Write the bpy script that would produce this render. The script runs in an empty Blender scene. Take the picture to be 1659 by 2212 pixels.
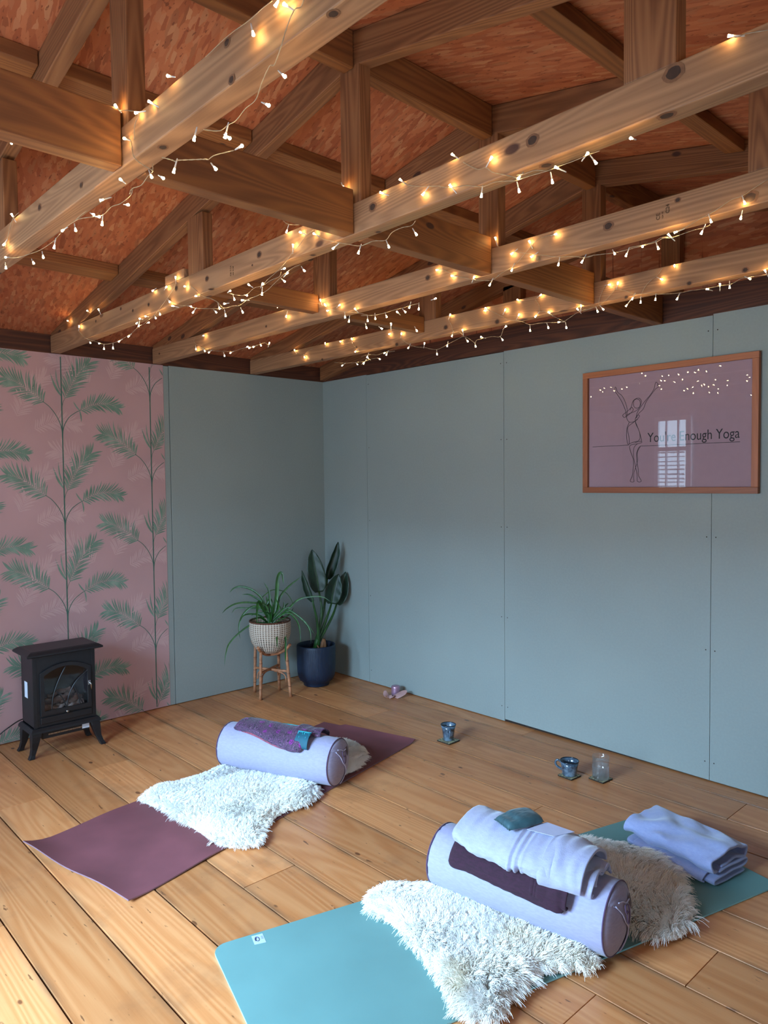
import bpy, bmesh, math, random
import numpy as np
from mathutils import Vector, Matrix
from mathutils.noise import noise as pnoise
random.seed(7); rng = np.random.default_rng(7)
scene = bpy.context.scene
COL = scene.collection

# ------------------------------------------------------------------ camera, light, exposure
CAM = np.array([4.345, -3.41493, 1.42391]); YAW, PITCH, ROLL, FPX = .82359, -.04179, -.01023, 1582.33
def cam_axes():
    ca, sa, cb, sb = math.cos(YAW), math.sin(YAW), math.cos(PITCH), math.sin(PITCH)
    f = np.array([-sa*cb, ca*cb, sb]); r = np.array([ca, sa, 0.]); u = np.cross(r, f)
    cc, sc = math.cos(ROLL), math.sin(ROLL)
    return cc*r+sc*u, -sc*r+cc*u, f
AX_R, AX_U, AX_F = cam_axes()
def ray(x, y): return AX_F + AX_R*(x-829.5)/FPX - AX_U*(y-1106)/FPX
def at(x, y, ax, v):                      # where the sight line of a pixel meets a world plane
    d = ray(x, y); return Vector(CAM + d*((v-CAM[ax])/d[ax]))
def atd(x, y, depth): return Vector(CAM + ray(x, y)*depth)
cam_d = bpy.data.cameras.new('camera'); cam = bpy.data.objects.new('camera', cam_d); COL.objects.link(cam)
M = Matrix.Identity(4)
for i in range(3): M[i][0] = AX_R[i]; M[i][1] = AX_U[i]; M[i][2] = -AX_F[i]; M[i][3] = CAM[i]
cam.matrix_world = M
cam_d.sensor_fit = 'VERTICAL'; cam_d.sensor_height = 36; cam_d.lens = FPX/2212*36; cam_d.clip_start = .01
scene.camera = cam
scene.view_settings.view_transform = 'Standard'; scene.view_settings.look = 'None'
scene.view_settings.gamma = 1; scene.view_settings.use_curve_mapping = False
scene.view_settings.exposure = 0.42
cy = scene.cycles
cy.use_denoising = True; cy.use_adaptive_sampling = True; cy.adaptive_threshold = .02
cy.max_bounces = 12; cy.diffuse_bounces = 5; cy.glossy_bounces = 3; cy.transmission_bounces = 12; cy.transparent_max_bounces = 12
cy.caustics_reflective = False; cy.caustics_refractive = False; cy.sample_clamp_indirect = 4
w = bpy.data.worlds.new('world'); scene.world = w; w.use_nodes = True
w.node_tree.nodes['Background'].inputs[0].default_value = (.62, .78, 1, 1)
w.node_tree.nodes['Background'].inputs[1].default_value = 1.2
def area(name, loc, rot, sx, sy, power, color):
    d = bpy.data.lights.new(name, 'AREA'); d.shape = 'RECTANGLE'; d.size = sx; d.size_y = sy; d.energy = power; d.color = color
    o = bpy.data.objects.new(name, d); COL.objects.link(o); o.location = loc; o.rotation_euler = rot; return o
ROOM_X, NEAR_Y = 5.3, -4.4
DAY = (.56, .78, 1.0)
# daylight coming in through the glazed door and the window of the near wall
area('daylight_door', (2.31, NEAR_Y-.01, 1.02), (math.radians(90), 0, 0), 1.36, 1.84, 62, DAY)
area('daylight_window', (.61, NEAR_Y-.01, 1.5), (math.radians(90), 0, 0), .38, 1.16, 7, DAY)
area('side_fill', (ROOM_X+.01, -3.2, 1.25), (math.radians(90), 0, math.radians(90)), 1.25, 1.05, 26, (.72, .85, 1.0))  # added general fill from the side wall, not an inferred light source
area('open_sky', (1.9, -7.3, 3.7), (math.radians(48), 0, 0), 5.0, 3.0, 3900, (.40, .69, 1.0))
LED_POWER = 105.0

# ------------------------------------------------------------------ materials
MATS = {}
def lin(h):
    h = h.lstrip('#'); c = [int(h[i:i+2], 16)/255 for i in (0, 2, 4)]
    return tuple(((x+.055)/1.055)**2.4 if x > .04045 else x/12.92 for x in c) + (1,)
class NT:
    def __init__(s, name):
        s.m = bpy.data.materials.new(name); s.m.use_nodes = True; s.t = s.m.node_tree; s.n = s.t.nodes; s.l = s.t.links
        s.b = s.n['Principled BSDF']; s.out = s.n['Material Output']; MATS[name] = s.m
    def new(s, typ, **k):
        n = s.n.new(typ)
        for a, b in k.items():
            if a.startswith('_'): n.inputs[int(a[1:]) if a[1:].isdigit() else a[1:].replace('_', ' ')].default_value = b
            else: setattr(n, a, b)
        return n
    def link(s, a, b): s.l.new(a, b)
    def coord(s, kind='Object', scale=(1, 1, 1), attr=None):
        if attr: o = s.new('ShaderNodeAttribute', attribute_name=attr).outputs['Vector']
        else: o = s.new('ShaderNodeTexCoord').outputs[kind]
        mp = s.new('ShaderNodeMapping'); mp.inputs['Scale'].default_value = scale; s.link(o, mp.inputs[0]); return mp.outputs[0]
    def noise(s, vec, scale, detail=4, rough=.5, dist=0):
        n = s.new('ShaderNodeTexNoise'); n.inputs['Scale'].default_value = scale; n.inputs['Detail'].default_value = detail
        n.inputs['Roughness'].default_value = rough; n.inputs['Distortion'].default_value = dist; s.link(vec, n.inputs['Vector']); return n.outputs['Fac']
    def ramp(s, fac, stops, interp='LINEAR'):
        n = s.new('ShaderNodeValToRGB'); n.color_ramp.interpolation = interp; e = n.color_ramp.elements
        while len(e) < len(stops): e.new(.5)
        for k, (p, c) in enumerate(stops): e[k].position = p; e[k].color = lin(c) if isinstance(c, str) else (c, c, c, 1) if not isinstance(c, tuple) else c
        s.link(fac, n.inputs[0]); return n.outputs['Color']
    def mix(s, fac, a, b, mode='MIX'):
        n = s.new('ShaderNodeMix', data_type='RGBA', blend_type=mode)
        for sock, v in ((n.inputs[0], fac), (n.inputs[6], a), (n.inputs[7], b)):
            if hasattr(v, 'links') or isinstance(v, bpy.types.NodeSocket): s.link(v, sock)
            elif isinstance(v, str): sock.default_value = lin(v)
            else: sock.default_value = v
        return n.outputs[2]
    def math(s, op, a, b=0., c=0.):
        n = s.new('ShaderNodeMath', operation=op)
        for sock, v in zip(n.inputs, (a, b, c)):
            if isinstance(v, bpy.types.NodeSocket): s.link(v, sock)
            else: sock.default_value = v
        return n.outputs[0]
    def sep(s, v):
        n = s.new('ShaderNodeSeparateXYZ'); s.link(v, n.inputs[0]); return n.outputs
    def color(s, c):
        if isinstance(c, str): s.b.inputs['Base Color'].default_value = lin(c)
        else: s.link(c, s.b.inputs['Base Color'])
    def bump(s, h, strength=.2, dist=.002):
        n = s.new('ShaderNodeBump'); n.inputs['Strength'].default_value = strength; n.inputs['Distance'].default_value = dist
        s.link(h, n.inputs['Height']); s.link(n.outputs[0], s.b.inputs['Normal'])
    def set(s, rough=None, metal=None, spec=None, coat=None, sheen=None, sheen_tint=None, trans=None, ior=None):
        for k, v in (('Roughness', rough), ('Metallic', metal), ('Specular IOR Level', spec), ('Coat Weight', coat), ('Sheen Weight', sheen), ('Transmission Weight', trans), ('IOR', ior)):
            if v is not None: s.b.inputs[k].default_value = v
        return s
def plain(name, c, rough=.6, var=.06, scale=30, bump=0, **k):
    t = NT(name); v = t.coord(); n = t.noise(v, scale, 3)
    a = lin(c); dk = tuple(x*(1-var*2) for x in a[:3])+(1,); lt = tuple(min(1, x*(1+var*2)) for x in a[:3])+(1,)
    t.color(t.ramp(n, [(.3, dk), (.7, lt)])); t.set(rough=rough, **k)
    if bump: t.bump(n, bump, .001)
    return t.m
def wood(name, base, dark, light, knot='#4a2a1c', rough=.6, green=False, su=1.0, rings=.5, knots=.12, coat=0, fr=60., ac=8.):
    t = NT(name); v = t.coord(attr='bc')
    mp = t.new('ShaderNodeMapping'); mp.inputs['Scale'].default_value = (1.3*su, 22, 22); t.link(v, mp.inputs[0])
    wob = t.noise(mp.outputs[0], 1.0, 3, .6)
    mp2 = t.new('ShaderNodeMapping'); mp2.inputs['Scale'].default_value = (.5*su, ac, ac); t.link(v, mp2.inputs[0])
    big = t.noise(mp2.outputs[0], 1.0, 1.5, .45)
    ring = t.math('PINGPONG', t.math('MULTIPLY', big, fr), 1.0)
    grain = t.math('ADD', t.math('MULTIPLY', wob, 1-rings), t.math('MULTIPLY', t.math('POWER', ring, 1.6), rings))
    fib = t.new('ShaderNodeMapping'); fib.inputs['Scale'].default_value = (5, 210, 210); t.link(v, fib.inputs[0])
    grain = t.math('ADD', t.math('MULTIPLY', grain, .76), t.math('MULTIPLY', t.noise(fib.outputs[0], 1.0, 2, .6), .24))
    col = t.ramp(grain, [(.25, dark), (.5, base), (.8, light)])
    mp3 = t.new('ShaderNodeMapping'); mp3.inputs['Scale'].default_value = (5.2, 10, 10); t.link(v, mp3.inputs[0])
    vo = t.new('ShaderNodeTexVoronoi', feature='F1'); vo.inputs['Scale'].default_value = 1.0; t.link(mp3.outputs[0], vo.inputs['Vector'])
    kn = t.math('MULTIPLY', t.ramp(vo.outputs['Distance'], [(knots*.75, 1.), (knots, 0.)]), t.math('GREATER_THAN', t.sep(vo.outputs['Color'])[0], .62))
    col = t.mix(kn, col, knot)
    rnd = t.new('ShaderNodeAttribute', attribute_name='tone').outputs['Fac']
    col = t.mix(1.0, col, t.ramp(rnd, [(0, (.80, .78, .76, 1)), (1, (1.12, 1.12, 1.12, 1))]), 'MULTIPLY')
    if name == 'truss_wood': col = t.mix(t.ramp(t.noise(mp2.outputs[0], .6, 4, .6), [(.60, 0.), (.70, .55)]), col, '#5c5333')
    t.color(col); t.set(rough=rough, coat=coat); t.bump(grain, .25, .0008)
    return t
wood('truss_wood', '#9c714e', '#875f40', '#a67a55', rough=.66, rings=.5, knots=.17).m
wood('rafter_wood', '#94603a', '#7a4b2a', '#9f6a41', rough=.66, rings=.55, knots=.15).m
wood('noggin_wood', '#8d562c', '#774622', '#98602f', rough=.66, knots=.12).m
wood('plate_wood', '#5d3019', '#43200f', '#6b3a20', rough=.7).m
wood('frame_wood', '#a5623c', '#8f5232', '#b06b44', rough=.5, knots=.0, rings=.2).m
# floor: old pine boards, waxed, a little dirt towards the gaps
t = wood('floor_boards', '#cb8855', '#bd7643', '#d2925f', knot='#7a4a2c', rough=.36, su=.7, rings=.42, knots=.10, fr=40., ac=6.)
v = t.coord(); dirt = t.noise(v, 3.1, 5, .62)
src = t.b.inputs['Base Color'].links[0].from_socket
sc_ = t.coord(scale=(9, 38, 1)); spots = t.noise(sc_, 1.6, 3, .55)
c2 = t.mix(t.ramp(dirt, [(.55, 0.), (.78, .55)]), src, '#7d5236')
c2 = t.mix(t.ramp(spots, [(.67, 0.), (.72, .8)]), c2, '#5c3620')
ac_ = t.new('ShaderNodeAttribute', attribute_name='across').outputs['Fac']
ed = t.ramp(t.math('ABSOLUTE', t.math('SUBTRACT', ac_, .5)), [(.40, 0.), (.5, 1.)])
dn = t.ramp(t.noise(t.coord(scale=(1.2, 5, 1)), 2.4, 4, .65), [(.40, .15), (.72, 1.)])
c2 = t.mix(t.math('MULTIPLY', t.math('MULTIPLY', ed, dn), .8), c2, '#5e4634')
t.color(c2)
t.link(t.ramp(dirt, [(.3, .30), (.7, .46)]), t.b.inputs['Roughness'])
plain('gap_dark', '#2a1c14', .9)
plain('dark_wood', '#3a2012', .8)
# oriented strand board
t = NT('strand_board'); v0_ = t.sep(t.coord()); cx_ = t.new('ShaderNodeCombineXYZ'); t.link(v0_[0], cx_.inputs[0]); t.link(t.math('ADD', v0_[1], v0_[2]), cx_.inputs[1]); v = cx_.outputs[0]
cols = []
def flakes(rot, sc, seed):
    mp = t.new('ShaderNodeMapping'); mp.inputs['Rotation'].default_value = (0, 0, rot); mp.inputs['Scale'].default_value = sc; mp.inputs['Location'].default_value = (seed, seed*2, 0); t.link(v, mp.inputs[0])
    nz = t.new('ShaderNodeTexNoise'); nz.inputs['Scale'].default_value = 2; t.link(mp.outputs[0], nz.inputs['Vector'])
    ad = t.new('ShaderNodeVectorMath', operation='MULTIPLY_ADD'); t.link(nz.outputs['Color'], ad.inputs[0]); ad.inputs[1].default_value = (.5, .5, .5); t.link(mp.outputs[0], ad.inputs[2])
    vo = t.new('ShaderNodeTexVoronoi', feature='F1', voronoi_dimensions='2D'); vo.inputs['Scale'].default_value = 1; t.link(ad.outputs[0], vo.inputs['Vector'])
    return t.sep(vo.outputs['Color']), vo.outputs['Distance']
fa, da = flakes(.25, (16, 60, 1), 1); fb, db = flakes(-.45, (20, 84, 1), 5); fc, dc = flakes(.9, (17, 75, 1), 9)
base = t.ramp(fa[0], [(0, '#9f5330'), (.5, '#ad6039'), (1, '#b96d45')])
base = t.mix(t.math('GREATER_THAN', fb[1], .72), base, t.ramp(fb[0], [(0, '#964a29'), (1, '#bd7a52')]))
base = t.mix(t.math('GREATER_THAN', fc[2], .86), base, t.ramp(fc[0], [(0, '#8c4524'), (1, '#c28359')]))
chips = t.noise(t.coord(scale=(22, 60, 1)), 1.5, 3, .6)
base = t.mix(t.ramp(chips, [(.62, 0.), (.66, .75)]), base, '#6b3318')
t.color(base); t.set(rough=.75); t.bump(t.math('ADD', da, fa[1]), .25, .0015)
# plasterboard painted sage
t = NT('sage_board'); v = t.coord(); n1 = t.noise(v, 1.4, 3); n2 = t.noise(v, 90, 2)
t.color(t.mix(t.ramp(n2, [(.35, 0.), (.75, .25)]), t.ramp(n1, [(.3, '#8b9592'), (.7, '#929c98')]), '#9da7a2')); t.set(rough=.55); t.bump(n2, .08, .0006)
plain('pink_paper', '#bd9797', .7, .03, 3)
plain('ghost_leaf', '#c7a4a3', .7, .02)
t = NT('leaf_print'); v = t.coord(); n1 = t.noise(v, 14, 2); t.color(t.ramp(n1, [(.3, '#62806f'), (.55, '#75907f'), (.75, '#90a192')])); t.set(rough=.7)
plain('stem_print', '#456b5e', .7)
plain('stove_black', '#15171b', .42, .1, 60, .1)
plain('stove_inside', '#1c1210', .8)
plain('ember', '#8a7d78', .8, .3, 60)
plain('log', '#5a4238', .8, .3, 40)
plain('chrome', '#b8b8b8', .25, metal=1.0)
plain('white_label', '#d3dbe8', .5, .02)
plain('navy_pot', '#122238', .5, .05)
plain('soil', '#1c120c', .9, .3, 80, .5)
plain('rattan', '#a8714f', .5, .15, 40, .2)
plain('rattan_knot', '#7d4f36', .6, .1)
plain('black_plastic', '#101214', .5)
plain('black_ink', '#241c22', .7)
plain('poster', '#bd979f', .8, .01)
plain('pink_mat', '#733f44', .72, .07, 5, .1)
plain('pink_mat_side', '#7d626c', .7)
plain('teal_mat', '#648c89', .62, .03, 4, .05)
plain('teal_mat_side', '#8fd0d8', .6)
plain('mat_label', '#aab9dc', .5, .01)
plain('label_ink', '#24344f', .6)
def fabric(name, c, c2, scale=420, rough=.9, sheen=.2, bump=.25):
    t = NT(name); v = t.coord(); n = t.noise(v, scale, 2, .6); n2 = t.noise(t.coord(scale=(1, 1, 3)), 60, 3)
    t.color(t.mix(t.ramp(n2, [(.35, 0.), (.75, .6)]), c, c2)); t.set(rough=rough, sheen=sheen); t.bump(n, bump, .0015); return t.m
fabric('lavender_linen', '#9390ac', '#a29fba')
fabric('lavender_dim', '#8d86a0', '#a099b2')
fabric('piping', '#4c3450', '#5a3f5f')
fabric('cord_white', '#a9a3bd', '#b8b3cb')
fabric('fleece_lilac', '#9b9cb8', '#aaabc6', 260, sheen=.4, bump=.6)
fabric('fleece_blue', '#929cc6', '#a5add0', 260, sheen=.4, bump=.6)
fabric('fleece_plum', '#26071a', '#3c122c', 260, sheen=.06, bump=.6)
fabric('tag_dark', '#2a0f1c', '#3a1526')
t = NT('satin_teal'); v = t.coord(); t.color(t.ramp(t.noise(v, 40, 3), [(.3, '#27434a'), (.7, '#345860')])); t.set(rough=.38, sheen=.2)
t = NT('wool'); v = t.coord(); t.color(t.ramp(t.noise(v, 4.5, 3), [(.42, '#f4f3ef'), (.7, '#efe9db')])); t.set(rough=.9, sheen=.3)
t = NT('wool_cream'); v = t.coord(); t.color(t.ramp(t.noise(v, 4.5, 3), [(.5, '#f8f6f1'), (.74, '#efe3ca')])); t.set(rough=.9)
# paisley scarf
t = NT('scarf_print'); v = t.coord()
vo = t.new('ShaderNodeTexVoronoi', feature='F1'); vo.inputs['Scale'].default_value = 24; t.link(v, vo.inputs['Vector'])
wv = t.new('ShaderNodeTexNoise'); wv.inputs['Scale'].default_value = 20; wv.inputs['Detail'].default_value = 1; wv.inputs['Distortion'].default_value = 2.5; t.link(v, wv.inputs['Vector'])
lines = t.math('LESS_THAN', t.math('ABSOLUTE', t.math('SUBTRACT', t.math('FRACT', t.math('MULTIPLY', wv.outputs['Fac'], 6)), .5)), .24)
thin = t.math('GREATER_THAN', t.math('ABSOLUTE', t.math('SUBTRACT', t.math('FRACT', t.math('MULTIPLY', wv.outputs['Fac'], 12)), .5)), .38)
c = t.mix(thin, t.mix(lines, '#4a1f4a', '#100b1d'), '#75566f')
c = t.mix(t.ramp(vo.outputs['Distance'], [(.28, 1.), (.34, 0.)]), c, t.mix(lines, '#8a2086', '#3a1240'))
t.color(c); t.set(rough=.75, sheen=.15)
plain('scarf_teal', '#0f4f60', .7)
plain('scarf_cyan', '#2fa9b4', .7)
plain('scarf_rose', '#8e4454', .8, .2, 90)
plain('scarf_magenta', '#a0287e', .7)
# leaves
def leafmat(name, a, b, rough=.4):
    t = NT(name); n = t.noise(t.coord(scale=(1, 1, .3)), 60, 2); t.color(t.ramp(n, [(.3, a), (.7, b)])); t.set(rough=rough); return t.m
leafmat('spider_leaf', '#183c18', '#326626'); leafmat('big_leaf', '#13291b', '#1e3a27', .45); leafmat('stem_green', '#1c4019', '#2e5824'); plain('stem_brown', '#7d5436', .7, .2)
# woven basket
t = NT('woven_basket'); s_ = t.sep(t.coord(attr='bc'))
col_i = t.math('FRACT', t.math('MULTIPLY', s_[0], 46)); row_i = t.math('FRACT', t.math('MULTIPLY', s_[1], 78))
dash = t.math('LESS_THAN', col_i, .42)
zig = t.math('PINGPONG', t.math('MULTIPLY', s_[0], 4.2), .5)
lower = t.math('LESS_THAN', s_[1], t.math('ADD', t.math('MULTIPLY', zig, .09), .075))
upper = t.math('GREATER_THAN', s_[1], .19)
dark = t.mix(lower, '#7a6150', '#38241a')
c = t.mix(t.math('MULTIPLY', dash, t.math('LESS_THAN', row_i, .7)), '#c9b9a6', dark)
t.color(c); t.set(rough=.8); t.bump(t.math('MULTIPLY', t.math('SINE', t.math('MULTIPLY', row_i, 3.14)), 1), .7, .003)
# glazed stoneware
t = NT('stoneware'); v = t.coord(); n = t.noise(v, 26, 4, .6); z = t.sep(v)[2]
c = t.ramp(n, [(.35, '#202e3c'), (.55, '#566b7c'), (.75, '#8699a8')])
t.color(c); t.set(rough=.18, coat=.5)
plain('stoneware_rim', '#0d1622', .2)
plain('coaster_dark', '#20160f', .6)
t = NT('coaster_top'); v = t.coord(); n = t.noise(v, 120, 2, .5, 1.0); t.color(t.ramp(n, [(.45, '#4c4738'), (.5, '#a39c78'), (.62, '#b3ac8a')])); t.set(rough=.6)
def thinglass(name, fac):
    t = NT(name); tr = t.new('ShaderNodeBsdfTransparent'); gl = t.new('ShaderNodeBsdfGlossy'); gl.inputs['Roughness'].default_value = .01
    fr = t.new('ShaderNodeFresnel'); fr.inputs[0].default_value = 1.5; mx = t.new('ShaderNodeMixShader')
    t.link(t.math('MULTIPLY', fr.outputs[0], fac), mx.inputs[0]); t.link(tr.outputs[0], mx.inputs[1]); t.link(gl.outputs[0], mx.inputs[2]); t.link(mx.outputs[0], t.out.inputs[0])
thinglass('picture_glass', 1.5); thinglass('window_glass', .5); thinglass('stove_glass', .8)
def tumbler(name, haze, fac):
    t = NT(name); tr = t.new('ShaderNodeBsdfTransparent'); tr.inputs[0].default_value = (.985, .99, .995, 1); gl = t.new('ShaderNodeBsdfGlossy'); gl.inputs['Roughness'].default_value = .06; df = t.new('ShaderNodeBsdfTranslucent'); df.inputs[0].default_value = (.9, .95, 1, 1)
    bp = t.new('ShaderNodeBump'); bp.inputs['Strength'].default_value = .6; bp.inputs['Distance'].default_value = .004; t.link(t.noise(t.coord(), 95, 1), bp.inputs['Height']); t.link(bp.outputs[0], gl.inputs['Normal'])
    lw = t.new('ShaderNodeLayerWeight'); t.link(bp.outputs[0], lw.inputs['Normal']); m1 = t.new('ShaderNodeMixShader'); m1.inputs[0].default_value = haze; t.link(tr.outputs[0], m1.inputs[1]); t.link(df.outputs[0], m1.inputs[2]); m2 = t.new('ShaderNodeMixShader')
    t.link(t.math('ADD', t.math('MULTIPLY', t.math('POWER', lw.outputs['Facing'], 3.), .45*fac), .06), m2.inputs[0]); t.link(m1.outputs[0], m2.inputs[1]); t.link(gl.outputs[0], m2.inputs[2]); t.link(m2.outputs[0], t.out.inputs[0])
t = NT('rose_metal'); t.color('#b58fa8'); t.set(rough=.3, metal=.6)
plain('rose_cloth', '#b08680', .8, .1)
plain('card_white', '#b9bbd4', .6, .02)
tumbler('glass', .09, .9); tumbler('cut_glass', .34, 1.1); tumbler('water', .03, .6)
plain('upvc', '#dcdcdc', .4, .02)
plain('blind_slat', '#c9c9c9', .5, .02)
t = NT('led_lit'); t.n.remove(t.b); e = t.new('ShaderNodeEmission'); e.inputs[0].default_value = (1, .70, .27, 1); e.inputs[1].default_value = LED_POWER; t.link(e.outputs[0], t.out.inputs[0])
t = NT('led_holder'); t.color('#e6e0dc'); t.set(rough=.25, trans=.3)
t = NT('cable_clear'); t.color('#a48d70'); t.set(rough=.35)
plain('knot_ring', '#7a5235', .7, .1, 90); plain('knot_core', '#3e2718', .7, .1, 90)
plain('stamp_ink', '#4a3018', .9)

# ------------------------------------------------------------------ mesh helpers
class MB:
    def __init__(s): s.v = []; s.f = []; s.mi = []; s.bc = []; s.tn = []; s.sm = []; s.ac = None
    def add(s, vs, fs, mi=0, bc=None, tone=.5, smooth=False):
        b = len(s.v); s.v += [tuple(x) for x in vs]; s.f += [tuple(b+i for i in f) for f in fs]; s.mi += [mi]*len(fs); s.sm += [smooth]*len(fs)
        s.bc += [tuple(x) for x in (bc if bc is not None else vs)]; s.tn += [tone]*len(vs)
    def box(s, a, b, mi=0, tone=.5, along=0, off=0.):
        x0, y0, z0 = [min(a[i], b[i]) for i in range(3)]; x1, y1, z1 = [max(a[i], b[i]) for i in range(3)]
        vs = [(x, y, z) for x in (x0, x1) for y in (y0, y1) for z in (z0, z1)]
        p = [along]+[k for k in range(3) if k != along]
        bc = [(q[p[0]]+off, q[p[1]]+off*.37, q[p[2]]+off*.71) for q in vs]
        s.add(vs, [(0, 1, 3, 2), (4, 6, 7, 5), (0, 4, 5, 1), (2, 3, 7, 6), (0, 2, 6, 4), (1, 5, 7, 3)], mi, bc, tone)
    def bar(s, p0, p1, side, wd, ht, mi=0, tone=.5, cut0=None, cut1=None):
        # a beam whose lower centre line runs p0 -> p1; side = horizontal width direction; heights go up vertically
        p0, p1, side = Vector(p0), Vector(p1), Vector(side).normalized(); up = Vector((0, 0, ht)); h = side*wd/2
        vs = [p+e*h+k*up for p in (p0, p1) for e in (-1, 1) for k in (0, 1)]
        L = (p1-p0).length; o = random.uniform(0, 60)
        bc = [(l+o, e*wd/2+o*.3, k*ht+o*.6) for l in (0, L) for e in (-1, 1) for k in (0, 1)]
        s.add(vs, [(0, 1, 3, 2), (4, 6, 7, 5), (0, 4, 5, 1), (2, 3, 7, 6), (0, 2, 6, 4), (1, 5, 7, 3)], mi, bc, tone)
    def tube(s, pts, r, n=8, mi=0, cap=True, flat=None):
        pts = [Vector(p) for p in pts]; rs = r if isinstance(r, (list, tuple)) else [r]*len(pts)
        rings = []; prev = None
        for i, p in enumerate(pts):
            d = (pts[min(i+1, len(pts)-1)]-pts[max(i-1, 0)]); d = d.normalized() if d.length > 1e-9 else Vector((0, 0, 1))
            if prev is None: a = d.orthogonal().normalized()
            else:
                a = prev-d*prev.dot(d); a = a.normalized() if a.length > 1e-6 else d.orthogonal().normalized()
            prev = a; b = d.cross(a)
            rings.append([p+(a*math.cos(2*math.pi*k/n)+b*math.sin(2*math.pi*k/n))*rs[i] for k in range(n)])
        vs = [q for R_ in rings for q in R_]; fs = [(i*n+k, i*n+(k+1) % n, (i+1)*n+(k+1) % n, (i+1)*n+k) for i in range(len(pts)-1) for k in range(n)]
        if cap: fs += [tuple(range(n))[::-1], tuple((len(pts)-1)*n+k for k in range(n))]
        s.add(vs, fs, mi, smooth=True)
    def lathe(s, prof, c=(0, 0, 0), n=40, mi=0, rfun=None, close=False):
        c = Vector(c); vs = []; bc = []
        for r, z in prof:
            for k in range(n):
                a = 2*math.pi*k/n; rr = r*(rfun(a, z) if rfun else 1)
                vs.append(c+Vector((rr*math.cos(a), rr*math.sin(a), z))); bc.append((a/(2*math.pi), z, 0))
        fs = [(i*n+k, i*n+(k+1) % n, (i+1)*n+(k+1) % n, (i+1)*n+k) for i in range(len(prof)-1) for k in range(n)]
        s.add(vs, fs, mi, bc, smooth=True)
    def grid(s, P, mi=0, smooth=True, bc=None, closed_u=False):
        nu, nv = len(P), len(P[0]); vs = [q for r_ in P for q in r_]
        fs = [(i*nv+j, ((i+1) % nu)*nv+j, ((i+1) % nu)*nv+j+1, i*nv+j+1) for i in range(nu if closed_u else nu-1) for j in range(nv-1)]
        s.add(vs, fs, mi, bc, smooth=smooth)
    def build(s, name, mats, parent=None, bevel=0, loc=None):
        me = bpy.data.meshes.new(name); org = Vector((0, 0, 0))
        if parent is None and loc is not None: org = Vector(loc)
        if parent is not None: org = parent.matrix_world.translation if False else Vector(parent['_w'])
        me.from_pydata([tuple(Vector(q)-org) for q in s.v], [], s.f)
        for m_ in (mats if isinstance(mats, (list, tuple)) else [mats]): me.materials.append(MATS[m_])
        me.polygons.foreach_set('material_index', s.mi); me.polygons.foreach_set('use_smooth', s.sm)
        a = me.attributes.new('bc', 'FLOAT_VECTOR', 'POINT'); a.data.foreach_set('vector', np.array(s.bc, dtype='f').ravel())
        a = me.attributes.new('tone', 'FLOAT', 'POINT'); a.data.foreach_set('value', np.array(s.tn, dtype='f'))
        if s.ac: a = me.attributes.new('across', 'FLOAT', 'POINT'); a.data.foreach_set('value', np.array(s.ac+[.5]*(len(s.v)-len(s.ac)), dtype='f'))
        bm = bmesh.new(); bm.from_mesh(me); bmesh.ops.recalc_face_normals(bm, faces=bm.faces); bm.to_mesh(me); bm.free()
        me.update(); o = bpy.data.objects.new(name, me); COL.objects.link(o)
        if parent is not None: o.parent = parent; o['_w'] = parent['_w']
        else: o.location = org; o['_w'] = tuple(org)
        if bevel:
            b = o.modifiers.new('bevel', 'BEVEL'); b.width = bevel; b.segments = 2; b.limit_method = 'ANGLE'; b.angle_limit = math.radians(40)
        return o
def thing(name, label, cat, loc, group=None):
    o = bpy.data.objects.new(name, None); COL.objects.link(o); o.location = loc; o['_w'] = tuple(loc); o['label'] = label; o['category'] = cat
    o.empty_display_size = .1
    if group: o['group'] = group
    return o
def tag(o, label, cat, group=None):
    o['label'] = label; o['category'] = cat
    if group: o['group'] = group
    return o
def struct(o): o['kind'] = 'structure'; return o
def subsurf(o, lv=1):
    m = o.modifiers.new('sub', 'SUBSURF'); m.levels = lv; m.render_levels = lv; return o
def spline(pts, k=6):                      # Catmull-Rom through points
    P = [Vector(p) for p in pts]; P = [P[0]*2-P[1]]+P+[P[-1]*2-P[-2]]; out = []
    for i in range(1, len(P)-2):
        for j in range(k):
            t_ = j/k; a, b, c, d = P[i-1:i+3]
            out.append(.5*((2*b)+(c-a)*t_+(2*a-5*b+4*c-d)*t_*t_+(3*b-a-3*c+d)*t_**3))
    out.append(P[-2]); return out
# ------------------------------------------------------------------ the room
H = 2.168; RX = 2.63; SL = .188; APEX = 2.77
def roof_z(x): return APEX-SL*abs(x-RX)
# floor: boards running along x, pitch as laid, butt joints in places
seams = [0.02, -.12, -.335, -.55, -.775, -1.005, -1.225, -1.447, -1.655, -1.852, -2.075, -2.305, -2.533, -2.752, -2.97, -3.19, -3.41, -3.63, -3.85, -4.07, -4.29, NEAR_Y-.06]
joints = {0: [1.9, 4.1], 1: [3.107], 2: [1.05, 3.9], 3: [1.45], 4: [2.5, 4.4], 5: [.9, 2.9], 6: [3.444], 7: [3.8, 1.75], 8: [3.29], 9: [.7, 2.15], 10: [3.9], 11: [.87, 3.3], 12: [.4, 4.2], 13: [1.797], 14: [2.9], 15: [1.2], 16: [3.4], 17: [2.2], 18: [1.0], 19: [3.0], 20: [2.0]}
mb = MB()
for i in range(len(seams)-1):
    xs = [-.05]+sorted(joints.get(i, []))+[ROOM_X+.05]
    for a, b in zip(xs, xs[1:]):
        g = .0024+random.random()*.0016
        mb.box((a+.0012, seams[i+1]+g, -.02), (b-.0012, seams[i]-g, random.uniform(-.0012, 0)), 0, random.random(), 0, random.uniform(0, 80))
        mb.ac = (mb.ac or [])+[0, 0, 1, 1]*2
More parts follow.
